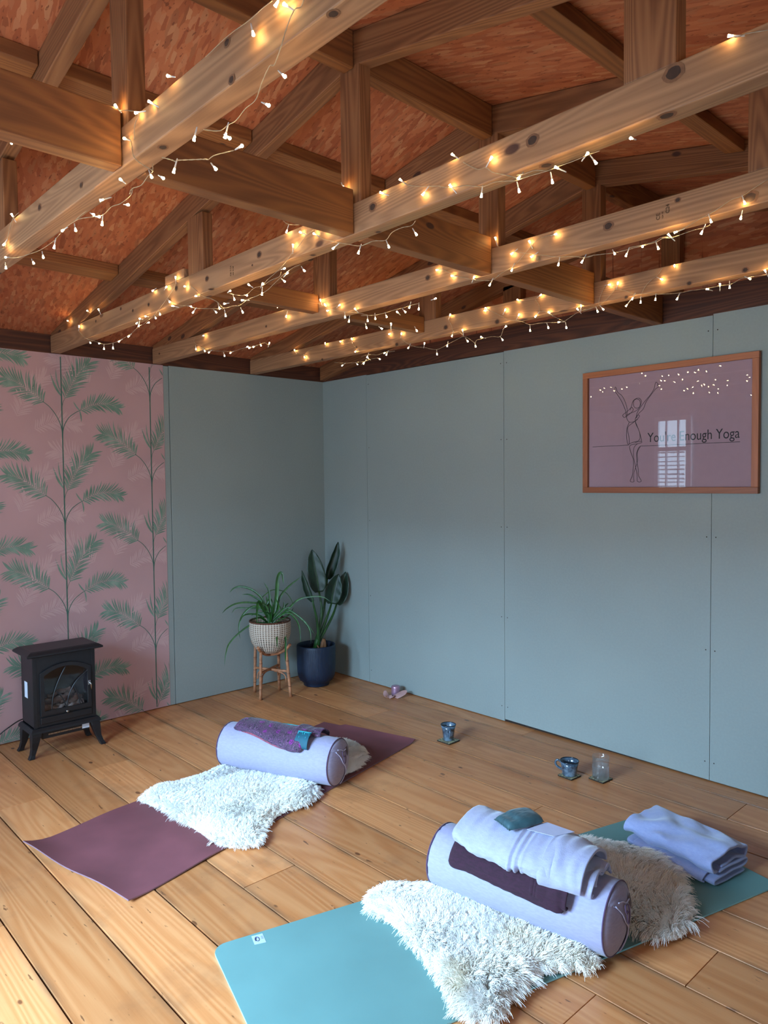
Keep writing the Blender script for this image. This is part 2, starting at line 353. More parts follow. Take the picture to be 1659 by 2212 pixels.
mb.box((-.06, NEAR_Y-.08, -.06), (ROOM_X+.06, .06, -.018), 1)
floor = struct(mb.build('floor', ['floor_boards', 'gap_dark'], bevel=.001))
# left wall: sage board, narrow strip, papered board; timber plate above
mb = MB()
mb.box((-.012, -1.2345, .004), (0, 0, H)); mb.box((-.012, -1.272, .004), (-.001, -1.2385, H-.004))
mb.box((-.012, NEAR_Y, .004), (0, -1.2735, H), 1)
mb.box((-.10, NEAR_Y-.1, -.02), (-.0125, .1, H), 2)
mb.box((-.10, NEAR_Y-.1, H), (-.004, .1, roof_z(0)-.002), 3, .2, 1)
WL = struct(mb.build('wall_left', ['sage_board', 'pink_paper', 'gap_dark', 'plate_wood']))
# right wall in 1.2 m boards
mb = MB()
js = [0, .49, 1.69, 2.89, 4.09, ROOM_X]; bot = [.003, .004, .016, .005, .004]; top = [H, H-.004, H, H+.006, H]
for k, (a, b) in enumerate(zip(js, js[1:])):
    g = .0011
    x0, x1 = a+(g if k else 0), b-g
    vs = [(x0, y, z) for y, z in ((0, bot[k]), (0, top[k]), (.012, top[k]), (.012, bot[k]))]+[(x1, y, z) for y, z in ((0, .005 if k == 2 else bot[k]), (0, top[k]), (.012, top[k]), (.012, bot[k]))]
    mb.add(vs, [(0, 1, 2, 3), (4, 7, 6, 5), (0, 4, 5, 1), (1, 5, 6, 2), (2, 6, 7, 3), (3, 7, 4, 0)], 0)
    for sx in (x0+.02, x1-.02):            # screw heads along the board edges
        for sz in (.09, .62, 1.15, 1.66, 2.1):
            if k in (1, 2, 3): mb.lathe([(.0032, 0), (0.0001, 0)], n=6); 
            if k in (1, 2, 3):
                for q in range(12): x_, y_, z_ = mb.v[-12+q]; mb.v[-12+q] = (sx+x_, -.0006, sz+y_)
                mb.mi[-6:] = [1]*6
mb.box((-.02, .0125, -.02), (ROOM_X+.1, .1, H), 1)
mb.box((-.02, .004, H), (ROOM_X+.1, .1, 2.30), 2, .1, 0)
mb.add([(-.02, .012, 2.30), (ROOM_X+.1, .012, 2.30), (RX, .012, APEX+.02)], [(0, 1, 2)], 3)
for a_, b_ in ((2.66, 2.75), (1.72, 1.84), (3.52, 3.64)): mb.box((a_, -.04, 2.30), (b_, .004, roof_z((a_+b_)/2)-.09), 4, .3, 2, a_)
mb.bar((0.02, -.018, 2.176), (RX, -.018, 2.669), (0, 1, 0), .044, .099, 4, .3); mb.bar((5.24, -.018, 2.176), (RX, -.018, 2.669), (0, 1, 0), .044, .099, 4, .3)
struct(mb.build('wall_right', ['sage_board', 'gap_dark', 'plate_wood', 'strand_board', 'rafter_wood']))
# near wall (behind the camera) with a glazed double door and a small window, and the far side wall with an added window for fill light
def wall_with_holes(name, fixed_axis, pos, thick, u0, u1, z0, z1, holes, gable=False):
    mb = MB(); us = sorted({u0, u1, *[h[0] for h in holes], *[h[1] for h in holes]}); zs = sorted({z0, z1, *[h[2] for h in holes], *[h[3] for h in holes]})
    for a, b in zip(us, us[1:]):
        for c, d in zip(zs, zs[1:]):
            if any(h[0] <= a and b <= h[1] and h[2] <= c and d <= h[3] for h in holes): continue
            lo = (a, pos, c) if fixed_axis == 1 else (pos, a, c); hi = (b, pos+thick, d) if fixed_axis == 1 else (pos+thick, b, d)
            mb.box(lo, hi)
    if gable: mb.add([(-.1, pos, z1), (ROOM_X+.1, pos, z1), (RX, pos, APEX+.02)], [(0, 1, 2)], 1)
    return struct(mb.build(name, ['sage_board', 'strand_board']))
D1 = (1.62, 3.0, .07, 1.97); W1 = (.41, .81, .9, 2.1); W2 = (-3.85, -2.55, .7, 1.8)
wall_with_holes('wall_near', 1, NEAR_Y, -.06, -.1, ROOM_X+.1, -.02, H+.1, [D1, W1], True)
wall_with_holes('wall_side', 0, ROOM_X, .06, NEAR_Y-.1, .1, -.02, roof_z(ROOM_X), [W2])
def window(name, ax, u0, u1, z0, z1, cols, rows, pos, split=None):
    mb = MB(); T = .045
    def bx(a, b, c, d, t0=0., t1=.05, mi=0):
        lo = (a, pos+t0, c) if ax == 1 else (pos-t0, a, c); hi = (b, pos+t1, d) if ax == 1 else (pos-t1, b, d); mb.box(lo, hi, mi)
    for a, b, c, d in ((u0, u0+T, z0, z1), (u1-T, u1, z0, z1), (u0+T, u1-T, z0, z0+T), (u0+T, u1-T, z1-T, z1)): bx(a, b, c, d, .015, .05)
    if split: bx(u0+T, u1-T, split-T/2, split+T/2, .015, .05)
    for k in range(1, cols):
        u = u0+(u1-u0)*k/cols; e = T*.8 if (cols == 2) else .009; bx(u-e, u+e, z0+T, z1-T, .018, .045)
    for k in range(1, rows):
        z = z0+(z1-z0)*k/rows; bx(u0+T, u1-T, z-.008, z+.008, .02, .04)
    o = struct(mb.build(name, 'upvc'))
    mb = MB(); lo = (u0+T, pos+.028, z0+T) if ax == 1 else (pos-.028, u0+T, z0+T); hi = (u1-T, pos+.032, z1-T) if ax == 1 else (pos-.032, u1-T, z1-T); mb.box(lo, hi)
    p_ = mb.build('pane', 'window_glass', o); return o
d_ = window('door_1', 1, *D1, 2, 1, NEAR_Y)
w1 = window('window_1', 1, *W1, 3, 1, NEAR_Y, split=1.745)
w2 = window('fill_window', 0, *W2, 2, 1, ROOM_X)  # made-up window, put in to frame the side fill light
mb = MB()
for k in range(17):
    z = .96+k*.046; zz = z+.004*math.sin(k*1.7); mb.add([(.46, NEAR_Y+.055, zz), (.76, NEAR_Y+.055, zz+.006*math.sin(k)), (.76, NEAR_Y+.075, zz+.014), (.46, NEAR_Y+.075, zz+.014)], [(0, 1, 2, 3)])
sl = struct(mb.build('trim_1', 'blind_slat')); 
# roof boarding, two slopes
mb = MB()
for s_ in (-1, 1):
    x0, x1 = RX, (-.12 if s_ < 0 else ROOM_X+.12); z0, z1 = roof_z(x0), roof_z(x1)
    vs = [(x, y, z+dz) for x, z in ((x0, z0), (x1, z1)) for y in (NEAR_Y-.1, .12) for dz in (0, .02)]
    mb.add(vs, [(0, 1, 3, 2), (4, 6, 7, 5), (0, 4, 5, 1), (2, 3, 7, 6), (0, 2, 6, 4), (1, 5, 7, 3)])
struct(mb.build('ceiling', 'strand_board'))
# trusses: tie, two rafters, king post, two queen posts
TR = {}
def truss(yl, yr, label, full=True):
    yc = lambda x: yl+(yr-yl)*x/5.26
    kw = dict(name='roof_truss'); t_ = thing('roof_truss', label, 'roof truss', (RX, yc(RX), H), 'roof trusses')
    if not full: t_['kind'] = 'thing'
    def part(name, fn):
        mb = MB(); fn(mb); return mb.build(name, 'truss_wood' if name == 'tie' else 'rafter_wood', t_, bevel=.003)
    tn = random.uniform(.35, .7)
    tie = part('tie', lambda m: m.bar((.02, yc(.02), H), (5.24, yc(5.24), H), (0, 1, 0), .053, .092, 0, .75))
    for xe in (.02, 5.24):
        part('rafter', lambda m: m.bar((xe, yc(xe), roof_z(xe)-.101), (RX, yc(RX), APEX-.101), (0, 1, 0), .045, .099, 0, random.uniform(.1, .4)))
    part('king_post', lambda m: m.add(*post_geo(2.585, 2.675, yc(RX), H+.092, APEX-.103)))
    for a, b in ((1.615, 1.735), (3.526, 3.642)):
        part('queen_post', lambda m: m.add(*post_geo(a, b, yc(a), H+.092, roof_z((a+b)/2)-.103)))
    return t_, yc, tie
def post_geo(x0, x1, y, z0, z1):
    o = random.uniform(0, 50)
    vs = [(x, y+e*.0225, z) for x in (x0, x1) for e in (-1, 1) for z in (z0, z1)]
    return vs, [(0, 1, 3, 2), (4, 6, 7, 5), (0, 4, 5, 1), (2, 3, 7, 6), (0, 2, 6, 4), (1, 5, 7, 3)], 0, [(z+o, x, y_) for x, y_, z in vs], random.uniform(.2, .6)
T1, y1, tie1 = truss(-2.655, -2.628, 'nearest pine roof truss, its thick tie crossing the upper left corner')
T2, y2, tie2 = truss(-1.93, -1.925, 'second pine roof truss, tie running above the plum mat with an offcut on it')
T3, y3, tie3 = truss(-1.325, -1.225, 'third pine roof truss, its tie stamped CE C24')
T4, y4, tie4 = truss(-.62, -.55, 'farthest pine roof truss, nearest the sage wall with the poster')
mb = MB(); mb.bar((.02, -3.36, H), (5.24, -3.36, H), (0, 1, 0), .053, .092, 0, .6); mb.bar((.02, -3.36, 2.176), (RX, -3.36, 2.669), (0, 1, 0), .045, .099); mb.bar((5.24, -3.36, 2.176), (RX, -3.36, 2.669), (0, 1, 0), .045, .099)  # unseen roof truss, added for its shadow and to carry the first noggins
struct(mb.build('unseen_truss', 'truss_wood'))
# short noggins between the trusses
ys = [lambda x: -3.36, y1, y2, y3, y4, lambda x: -.0]
def noggin(name, x0, x1, k, z0, z1, label, grp, slope=False):
    xm = (x0+x1)/2; a = ys[k](xm)+.0285; b = ys[k+1](xm)-(.0285 if k < 4 else .002)
    if 'tie' not in grp: a -= .004; b += .004 if k < 4 else 0
    mb = MB(); o = random.uniform(0, 60)
    dz = [(-SL if x_ > RX else SL)*(x_-xm) if slope else 0 for x_ in (x0, x1)]
    vs = [(x, y, z+dz[i]) for i, x in enumerate((x0, x1)) for y in (a, b) for z in (z0, z1)]
    mb.add(vs, [(0, 1, 3, 2), (4, 6, 7, 5), (0, 4, 5, 1), (2, 3, 7, 6), (0, 2, 6, 4), (1, 5, 7, 3)], 0, [(y+o, x, z) for x, y, z in vs], random.random())
    mb_c = Vector((xm, (a+b)/2, z0)); ob = mb.build(name, 'noggin_wood', None, .003, mb_c); return tag(ob, label, 'noggin', grp)
where = ['left of the nearest truss', 'between nearest and second trusses', 'between second and third trusses', 'between third and farthest trusses', 'between farthest truss and end wall']
for k in range(5): noggin('tie_noggin', 2.602, 2.650, k, H, H+.132, 'deep middle-row pine noggin '+where[k], 'noggins between the roof ties')
for k in (2, 3): noggin('tie_noggin', 1.612, 1.660, k, H+.032, H+.112, 'slim pine noggin by the left posts '+where[k], 'noggins between the roof ties')
for k in (1, 2, 3, 4): noggin('ridge_noggin', 2.607, 2.652, k, APEX-.115, APEX-.005, 'ridge noggin '+where[k], 'noggins at the ridge')
for (x0, x1, wd) in ((.86, .95, 'low on the left roof slope'), (2.03, 2.10, 'high on the left roof slope'), (3.185, 3.255, 'high on the right roof slope')):
    for k in range(5):
        if x0 > 3 and k < 1: continue
        if x0 < 1 and k in (0, ): continue
        xm = (x0+x1)/2; noggin('roof_noggin', x0, x1, k, roof_z(xm)-.045, roof_z(xm)-.0005, 'flat noggin %s, %s' % (wd, where[k]), 'flat noggins under the roof boarding', True)
mb = MB(); mb.box((1.42, -1.955, H+.0925), (1.585, -1.915, H+.13), 0, .9, 0, 3); tag(mb.build('wood_offcut', 'truss_wood', None, .002, (1.5, -1.935, H+.0925)), 'small pale offcut block lying on top of the second roof tie', 'offcut')
# timber stamps
def text(name, s, size, matn, loc, rot, parent, sx=1, extrude=.0002, align='LEFT', spacing=1):
    c = bpy.data.curves.new(name, 'FONT'); c.body = s; c.size = size; c.extrude = extrude; c.align_x = align; c.space_character = spacing
    tmp = bpy.data.objects.new('tmp', c); COL.objects.link(tmp); dg = bpy.context.evaluated_depsgraph_get(); me = bpy.data.meshes.new_from_object(tmp.evaluated_get(dg)); bpy.data.objects.remove(tmp)
    me.materials.clear(); me.materials.append(MATS[matn]); me.transform(Matrix.Diagonal((sx, 1, 1, 1))); me.transform(Matrix.Rotation(0, 4, 'X'))
    me.transform(Matrix.LocRotScale(Vector(loc)-Vector(parent['_w']), rot, None))
    o = bpy.data.objects.new(name, me); COL.objects.link(o); o.parent = parent; o['_w'] = parent['_w']; return o
from mathutils import Euler
up90 = Euler((math.radians(90), math.radians(-90), 0)).to_quaternion()
up90 = (Matrix.Rotation(math.radians(90), 3, 'X') @ Matrix.Rotation(math.radians(90), 3, 'Z')).to_quaternion()
yf = y3(3.28)-.0272
text('stamp', 'CE', .017, 'stamp_ink', (3.279, yf, H+.03), up90, tie3)
text('stamp', 'C24', .016, 'stamp_ink', (3.308, yf, H+.042), up90, tie3)
text('stamp', '1224  P3', .006, 'stamp_ink', (3.289, yf, H+.03), up90, tie3)
yf = y2(1.95)-.0272
text('stamp', 'CE C24', .012, 'stamp_ink', (1.95, yf, H+.022), up90, tie2)
text('stamp', 'KD 3128', .009, 'stamp_ink', (1.966, yf, H+.022), up90, tie2)
# the palm-frond print on the papered board
mb = MB()
def P2(y, z, lift=.0004): return (lift, y, z)
LJ = random.Random(3)
Z1 = H-.002
def sliver(mb, a, b, w_, bend, mi, lift=.0005):
    lift += LJ.uniform(0, .00035); a, b = Vector(a), Vector(b); d = b-a; n_ = Vector((-d.y, d.x)); n_ = n_.normalized() if n_.length else n_; L = []; R_ = []
    for k in range(5):
        t_ = k/4; c = a+d*t_+n_*bend*math.sin(math.pi*t_)*d.length; ww = w_*(math.sin(math.pi*min(1, .12+t_*.88))**.8)
        if k == 4: ww = 0
        L.append(c+n_*ww/2); R_.append(c-n_*ww/2)
    pts = L+R_[::-1]
    if any(q[0] > -1.277 or q[0] < -3.2 or q[1] > Z1 or q[1] < .006 for q in pts): 
        pts = [Vector((min(max(q[0], -3.2), -1.277), min(max(q[1], .006), Z1))) for q in pts]
        if max(q[0] for q in pts)-min(q[0] for q in pts) < 1e-4 or max(q[1] for q in pts)-min(q[1] for q in pts) < 1e-4: return
    k = 5
    mb.add([P2(q[0], q[1], lift) for q in pts], [(i, i+1, 9-i-1, 9-i) for i in range(4)], mi)
def stroke(mb, pts, w0, w1, mi, lift=.0007):
    lift += LJ.uniform(0, .0004)
    pts = [Vector((p.x, p.y)) for p in spline([Vector((a, b, 0)) for a, b in pts], 5)]; n_ = len(pts)
    pts = [p for p in pts if -3.2 < p.x < -1.278 and .008 < p.y < Z1]
    if len(pts) < 2: return
    L = []; R_ = []
    for i, p in enumerate(pts):
        d = (pts[min(i+1, len(pts)-1)]-pts[max(i-1, 0)]).normalized(); m_ = Vector((-d.y, d.x)); ww = w0+(w1-w0)*i/len(pts); L.append(p+m_*ww/2); R_.append(p-m_*ww/2)
    n_ = len(L); mb.add([P2(q.x, q.y, lift) for q in L]+[P2(q.x, q.y, lift) for q in R_], [(i, i+1, n_+i+1, n_+i) for i in range(n_-1)], mi)
def frond(mb, pts, l0, l1, ang, n_, mi, seed, lift):
    r = random.Random(seed); S = spline([Vector((a, b, 0)) for a, b in pts], 8); S = [Vector((p.x, p.y)) for p in S]
    for k in range(n_):
        t_ = k/(n_-1); i = min(int(t_*(len(S)-1)), len(S)-2); p = S[i].lerp(S[i+1], t_*(len(S)-1)-i); d = (S[i+1]-S[i]).normalized()
        for sd in (-1, 1):
            a = math.radians(ang*(1-.45*t_)+r.uniform(-5, 5))*sd; dd = Vector((d.x*math.cos(a)-d.y*math.sin(a), d.x*math.sin(a)+d.y*math.cos(a)))
            L = (l0*(math.sin(math.pi*(.22+.6*t_)))+l1*t_)*r.uniform(.85, 1.1); sliver(mb, p, p+dd*L, .0075*r.uniform(.8, 1.25), -.05*sd, mi, lift)
def motif(mb, y, z, s, mi_leaf, mi_stem, seed, lift=.0005):
    q = lambda pts: [(y+a*s, z+b*s) for a, b in pts]
    frond(mb, q([(-.100, .165), (-.16, .215), (-.23, .262), (-.296, .283)]), .104, .012, 62, 21, mi_leaf, seed, lift)
    frond(mb, q([(.108, .132), (.18, .168), (.26, .176), (.325, .158)]), .080, .012, 58, 21, mi_leaf, seed+1, lift)
    frond(mb, q([(.02, .195), (.055, .268), (.10, .345), (.155, .402)]), .112, .014, 50, 20, mi_leaf, seed+2, lift)
    for a, b in (((-.002, .21), (-.06, .335)), ((-.006, .23), (-.028, .36)), ((.002, .2), (-.05, .29)), ((.1, .128), (.108, .06)), ((.1, .13), (.065, .18)), ((.1, .13), (.075, .16))): (sliver(mb, *q([a, b]), .008, .05, mi_leaf, lift) if mi_stem is not None else None)
    if mi_stem is not None:
        stroke(mb, q([(0, -.06), (-.004, .02), (-.028, .085), (-.066, .138), (-.104, .168)]), .005, .003, mi_stem)
        stroke(mb, q([(0, -.06), (.006, .02), (.034, .078), (.07, .11), (.108, .132)]), .005, .003, mi_stem)
        stroke(mb, q([(.0, .09), (.002, .14), (.008, .17), (.02, .195)]), .003, .002, mi_stem)
        stroke(mb, q([(0, -.56), (0, -.3), (0, -.1), (0, .02)]), .0075, .006, mi_stem); stroke(mb, q([(0, .0), (0, .1), (-.001, .2), (0, .3)]), .005, .004, mi_stem)
for ci, (yc_, zoff) in enumerate(((-1.365, 1.967), (-1.898, 1.726), (-2.43, 1.967), (-2.963, 1.726))):
    for k in range(-1, 6):
        z = zoff-k*.5285
        motif(mb, yc_, z, 1, 0, 1, 11*ci+k*5)
for ci, (yc_, zoff) in enumerate(((-1.63, 1.85), (-2.16, 1.6), (-2.7, 1.85))):
    for k in range(-1, 5): motif(mb, yc_, zoff-k*.5285, 1.05, 2, None, 50+ci+k, .0003)
o = mb.build('paper_print', ['leaf_print', 'stem_print', 'ghost_leaf'], WL)

# knots showing on the ties
def knots(tie, yfun, lst):
    mb = MB()
    for x, y, r, face in lst:
        if face == 'n': p = at(x, y, 1, yfun(2.6)); p = at(x, y, 1, yfun(min(5, max(0, p.x)))-.0272); e1, e2 = Vector((1, 0, 0)), Vector((0, 0, 1)); nn = Vector((0, -1, 0))
        else: p = at(x, y, 2, H-.0006); e1, e2 = Vector((1, 0, 0)), Vector((0, 1, 0)); nn = Vector((0, 0, -1))
        k = 14
        for f, mi, l in ((1.2, 0, .0), (.78, 1, .0004)):
            mb.add([p+nn*l+e1*r*1.25*f*math.cos(2*math.pi*i/k)*(1+.08*math.sin(i*2.3+x))+e2*r*f*math.sin(2*math.pi*i/k) for i in range(k)], [tuple(range(k))], mi)
    o = mb.build('knots', ['knot_ring', 'knot_core'], tie); o['kind'] = 'stuff'
knots(tie2, y2, [(1455, 157, .016, 'n'), (1150, 303, .013, 'n'), (805, 447, .012, 'n'), (560, 550, .011, 'n'), (447, 602, .010, 'n'), (381, 623, .010, 'n'), (321, 658, .008, 'n'), (287, 671, .007, 'n'), (261, 667, .007, 'n'), (207, 694, .007, 'n'), (545, 573, .004, 'n'), (1440, 250, .014, 'b'), (1180, 357, .013, 'b'), (456, 625, .010, 'b'), (817, 501, .009, 'b'), (676, 551, .009, 'b')])
knots(tie3, y3, [(1314, 488, .013, 'n'), (1464, 432, .007, 'n'), (1620, 427, .016, 'n'), (924, 600, .010, 'n'), (1162, 558, .010, 'n'), (575, 705, .006, 'n'), (344, 764, .006, 'n')])
knots(tie4, y4, [(1489, 612, .008, 'n'), (1610, 583, .009, 'n'), (1353, 642, .007, 'n'), (1074, 695, .011, 'n'), (963, 707, .011, 'n'), (857, 744, .010, 'n'), (696, 777, .008, 'n'), (770, 750, .006, 'n')])
knots(tie1, y1, [(720, 30, .009, 'b'), (490, 92, .008, 'n'), (500, 172, .008, 'n'), (352, 318, .010, 'b'), (85, 448, .009, 'n'), (175, 400, .007, 'n')])
# ------------------------------------------------------------------ fairy lights draped along the ties
# every view is (x offset, y offset, scale) of a measured crop; points are traced there and laid on the tie's own plane
V = {'a': (0, 0, 2), 'b': (0, 300, 3.6867), 'c': (300, 400, 3.318), 'd': (780, 400, 3.318), 'e': (1259, 300, 4.1475), 'f': (950, 150, 4.1475), 'g': (829, 0, 2)}
def tr(v, x, y, yfun, off):
    ox, oy, s = V[v]; px, py = ox+x/s, oy+y/s
    p = at(px, py, 1, yfun(2.6)); return at(px, py, 1, yfun(min(5, max(0, p.x)))-off)
def bulb_meshes():
    def mk(name, prof, matn):
        mb = MB(); mb.lathe(prof, n=10); mb.bc = mb.bc; me = bpy.data.meshes.new(name); me.from_pydata(mb.v, [], mb.f); me.materials.append(MATS[matn])
        me.polygons.foreach_set('use_smooth', [True]*len(mb.f)); return me
    return (mk('bulb', [(.0001, -.001), (.0013, 0), (.0015, .004), (.0017, .012), (.0019, .020), (.0019, .0205)], 'led_holder'),
            mk('led', [(.0001, .0198), (.0017, .020), (.0019, .022), (.0023, .0262), (.0029, .0285), (.0031, .0295), (.0001, .028)], 'led_lit'))
BM, LM = bulb_meshes()
def strand(label, yfun, chains, bulbs, off=.034):
    root = thing('fairy_lights', label, 'fairy lights', tr(*chains[0][0:1], *chains[0][1], yfun, off), 'warm white fairy light strings'); W0 = Vector(root['_w'])
    for ch in chains:
        mb = MB()
        v = ch[0]; r = random.Random(len(ch)); pts = [tr(v, x, y, yfun, off+r.uniform(-.002, .004)) for x, y in ch[1:]]
        S = spline(pts, 5); 
        for s_ in (0, math.pi):             # two thin twisted leads
            mb.tube([p+Vector((.0008*math.cos(i*1.3+s_), .0009*math.sin(i*1.3+s_), .0009*math.sin(i*1.3+s_))) for i, p in enumerate(S)], .0007, 5)
        mb.build('cable', 'cable_clear', root)
    for b in bulbs:
        v, tx, ty = b[:3]; tip = tr(v, tx, ty, yfun, off+.004)
        nd = tr(v, b[3], b[4], yfun, off) if len(b) > 3 else tip+Vector((random.uniform(-.008, .008), .01, random.uniform(-.006, .01)))
        d = tip-nd; L = max(d.length, .004); d.normalize()
        start = tip-d*.0285
        q = Vector((0, 0, 1)).rotation_difference(d)
        o = bpy.data.objects.new('bulb', BM); COL.objects.link(o); o.parent = root; o.location = start-W0; o.rotation_mode = 'QUATERNION'; o.rotation_quaternion = q; o['_w'] = tuple(start)
        l = bpy.data.objects.new('led', LM); COL.objects.link(l); l.parent = o
    return root
def B(v, s): # "tx,ty,nx,ny;..." -> bulbs
    return [(v,)+tuple(float(k) for k in q.split(',')) for q in s.split(';') if q.strip()]
def C(v, s): return [(v,)+tuple(tuple(float(k) for k in p.split(',')) for p in q.split()) for q in s.split(';') if q.strip()]
strand('string of warm fairy lights trailing along the nearest roof tie at upper left', y1,
  C('a', '1175,5 1135,35 1080,85 985,155 890,245;1312,0 1300,30 1270,45 1235,130 1215,200 1185,280 1165,285 1130,360 1105,430 1060,470 1020,520 985,540 948,565 880,560;515,478 560,478 600,490 582,540 580,600;537,598 565,608 575,670 600,700 640,725 660,740 640,760 610,800 570,815 560,839;660,705 660,740;700,680 740,690 762,700;762,692 820,690 880,688 900,690;900,690 930,670 1010,650')
  +C('b', '1055,400 1040,450 960,515 890,540 820,605 740,620 640,635 590,660 520,710 450,790 440,805 330,880 240,915 140,945 50,945;590,660 640,610 690,573;150,588 108,628 80,700 58,800 42,860;0,880 30,870;0,965 42,945'),
  B('a', '1095,150,1080,85;1190,25,1205,0;1228,18,1270,45;1230,330,1180,285;1160,455,1105,430;972,595,985,540;992,597,948,568;838,605,845,575;1045,630,1010,650;725,328,770,335;498,455,515,475;585,488,600,485;643,438,655,445;537,598,570,610;655,765,640,725;705,770,660,740;750,745,762,700;932,730,900,690;520,775,570,815;50,620,5,590')
  +B('b', '798,490;1020,525,960,520;812,685,820,605;790,620,740,622;745,603,690,575;603,730,590,660;495,732,535,705;430,870,442,805;345,945,333,880;268,990,235,920;45,943,90,943;47,1030,42,975;28,845,58,800;92,600,108,628'), .036)
strand('longest string of warm fairy lights, draped along the second roof tie', y2,
  C('b', '590,1490 640,1545 690,1590 770,1615 828,1635 900,1625 960,1600 1045,1550 1110,1490 1150,1470 1230,1400 1265,1360 1330,1270 1390,1180 1400,1130')
  +C('c', '365,720 400,745 460,795 520,815 565,840 610,880 675,865 722,862 780,820 830,800 885,775 930,745 970,705 1040,640 1100,595 1155,570;205,825 290,860 345,865 410,882 530,885 613,885;635,775 755,790 825,738 880,720 930,670 1005,605 1060,540 1103,480 1150,430 1200,360 1250,320;880,725 950,680 1005,655 1020,620;1035,255 1075,280 1180,282 1300,268;1300,268 1330,180 1380,110 1400,105;1253,347 1320,385 1425,410 1510,425 1590,435 1659,410')
  +C('d', '0,435 90,400 175,395 220,340 290,305 360,290 390,255')
  +C('f', '0,1050 50,1055 110,1060 240,1040 380,1050 490,1010 600,1000 690,995 790,960 960,910 1060,870 1200,820 1320,770 1430,730;210,830 280,870 350,895 415,880 470,920 560,940 680,970 690,995;690,945 760,935 850,905 960,910')
  +C('g', '70,775 110,800 170,805 242,803;1500,158 1530,160 1570,145 1659,130'),
  B('b', '538,1448,575,1480;630,1490,628,1530;695,1368,725,1390;783,1355,790,1370;720,1625,700,1600;790,1630,770,1615;828,1675,828,1630;900,1670,900,1625;945,1615,960,1605;1022,1575,1045,1555;1087,1470;1103,1495,1110,1460;1185,1463,1150,1475;1112,1432,1145,1440;1158,1413,1200,1417;1240,1428,1232,1405;1275,1400,1265,1365;1352,1300,1330,1265;1370,1330;1215,1210,1245,1190;1325,1178,1300,1215;1398,1098,1400,1130;1470,1175,1515,1170;1558,1252,1620,1252;1522,1335,1490,1325;1535,1385,1560,1350')
  +B('c', '578,885,565,840;555,912,530,887;622,938,613,885;745,912,722,862;612,850,650,845;655,757,635,770;685,820,675,785;785,712,825,738;775,790,755,785;887,705,880,720;882,785,885,740;1045,690,1005,655;1045,597,1020,605;1065,628,1040,655;1187,615,1155,570;1105,425,1103,480;1155,337,1200,355;1253,347,1300,370;1057,340,1075,280;1340,330,1305,275;1390,455,1425,425;1572,490,1590,435;1405,60,1400,105;735,825;1470,20,1450,-20')
  +B('d', '200,445,180,395;397,355,360,295;138,52,160,60;440,70,480,15')
  +B('f', '110,760,215,830;465,785,415,875;90,1035,110,1060;372,1140,382,1050;712,1095,690,1000;705,975;1010,1015,990,910;1325,750,1310,770;1400,840,1350,770;1035,875')
  +B('g', '70,775,95,795;1490,155,1530,155;1067,597'))
strand('string of warm fairy lights along the third roof tie, between the two middle cross noggins', y3,
  C('c', '1200,795 1250,840 1310,855 1380,890 1475,908 1560,915 1640,930;410,1085 395,1110 405,1135 460,1165 520,1185 605,1190 680,1190 740,1170 840,1150 900,1130 930,1150')
  +C('d', '580,600 620,620 700,655 800,675 860,682 940,680 1000,635 1090,580 1150,520 1220,435 1270,390 1330,365 1380,355;1100,475 1160,485 1240,495 1330,505 1425,515 1510,510 1600,518 1659,508;0,935 100,930 170,915 250,890 300,880 350,862 413,848;962,385 975,430 985,440')
  +C('e', '0,1070 80,1045 160,1035 280,1020 410,990 560,950 655,925 720,890 800,885 900,850 1000,815 1090,795 1140,770;410,975 560,945 650,915 700,885 760,880;880,815 960,770 1060,710 1125,680 1220,620 1330,545 1430,510 1520,450 1659,360'),
  B('d', '540,608,580,600;648,650,690,655;812,655,805,672;920,720,940,680;1078,615,1090,585;962,375,975,430;1075,495,1100,475;1205,400,1220,435;1398,350,1380,355;1218,515,1240,500;1413,575,1425,515;1580,555,1600,520;535,812,500,825;413,892,415,848;345,880,350,862;318,910,295,885;257,908;183,945,175,920;102,960,100,930;48,975,45,935;40,1025,30,990;150,1030,120,1010;215,990,215,1020;400,1045,390,1025')
  +B('e', '285,1030,280,1020;385,1050,410,990;535,965;677,985,655,925;765,855,795,885;820,840,860,825;1060,850,1085,795;1415,715,1420,690;1150,745,1130,685;1452,580,1430,515')
  +B('c', '933,848,905,855;993,875,1010,865;1160,885,1140,850;1055,945,1065,905;1215,795;1243,820,1225,815;1300,820,1310,850;1330,852;1350,900,1380,890;1440,858,1415,880;1548,885,1570,910;1478,950,1475,910;1505,980,1512,925;465,1078,435,1085;410,1178,405,1140;473,1190,460,1165;500,1200,520,1185;615,1225,605,1190;655,1203,680,1190;780,1158,740,1175;790,1168;820,1160,840,1150;875,1150,868,1130;935,1130,930,1150'))
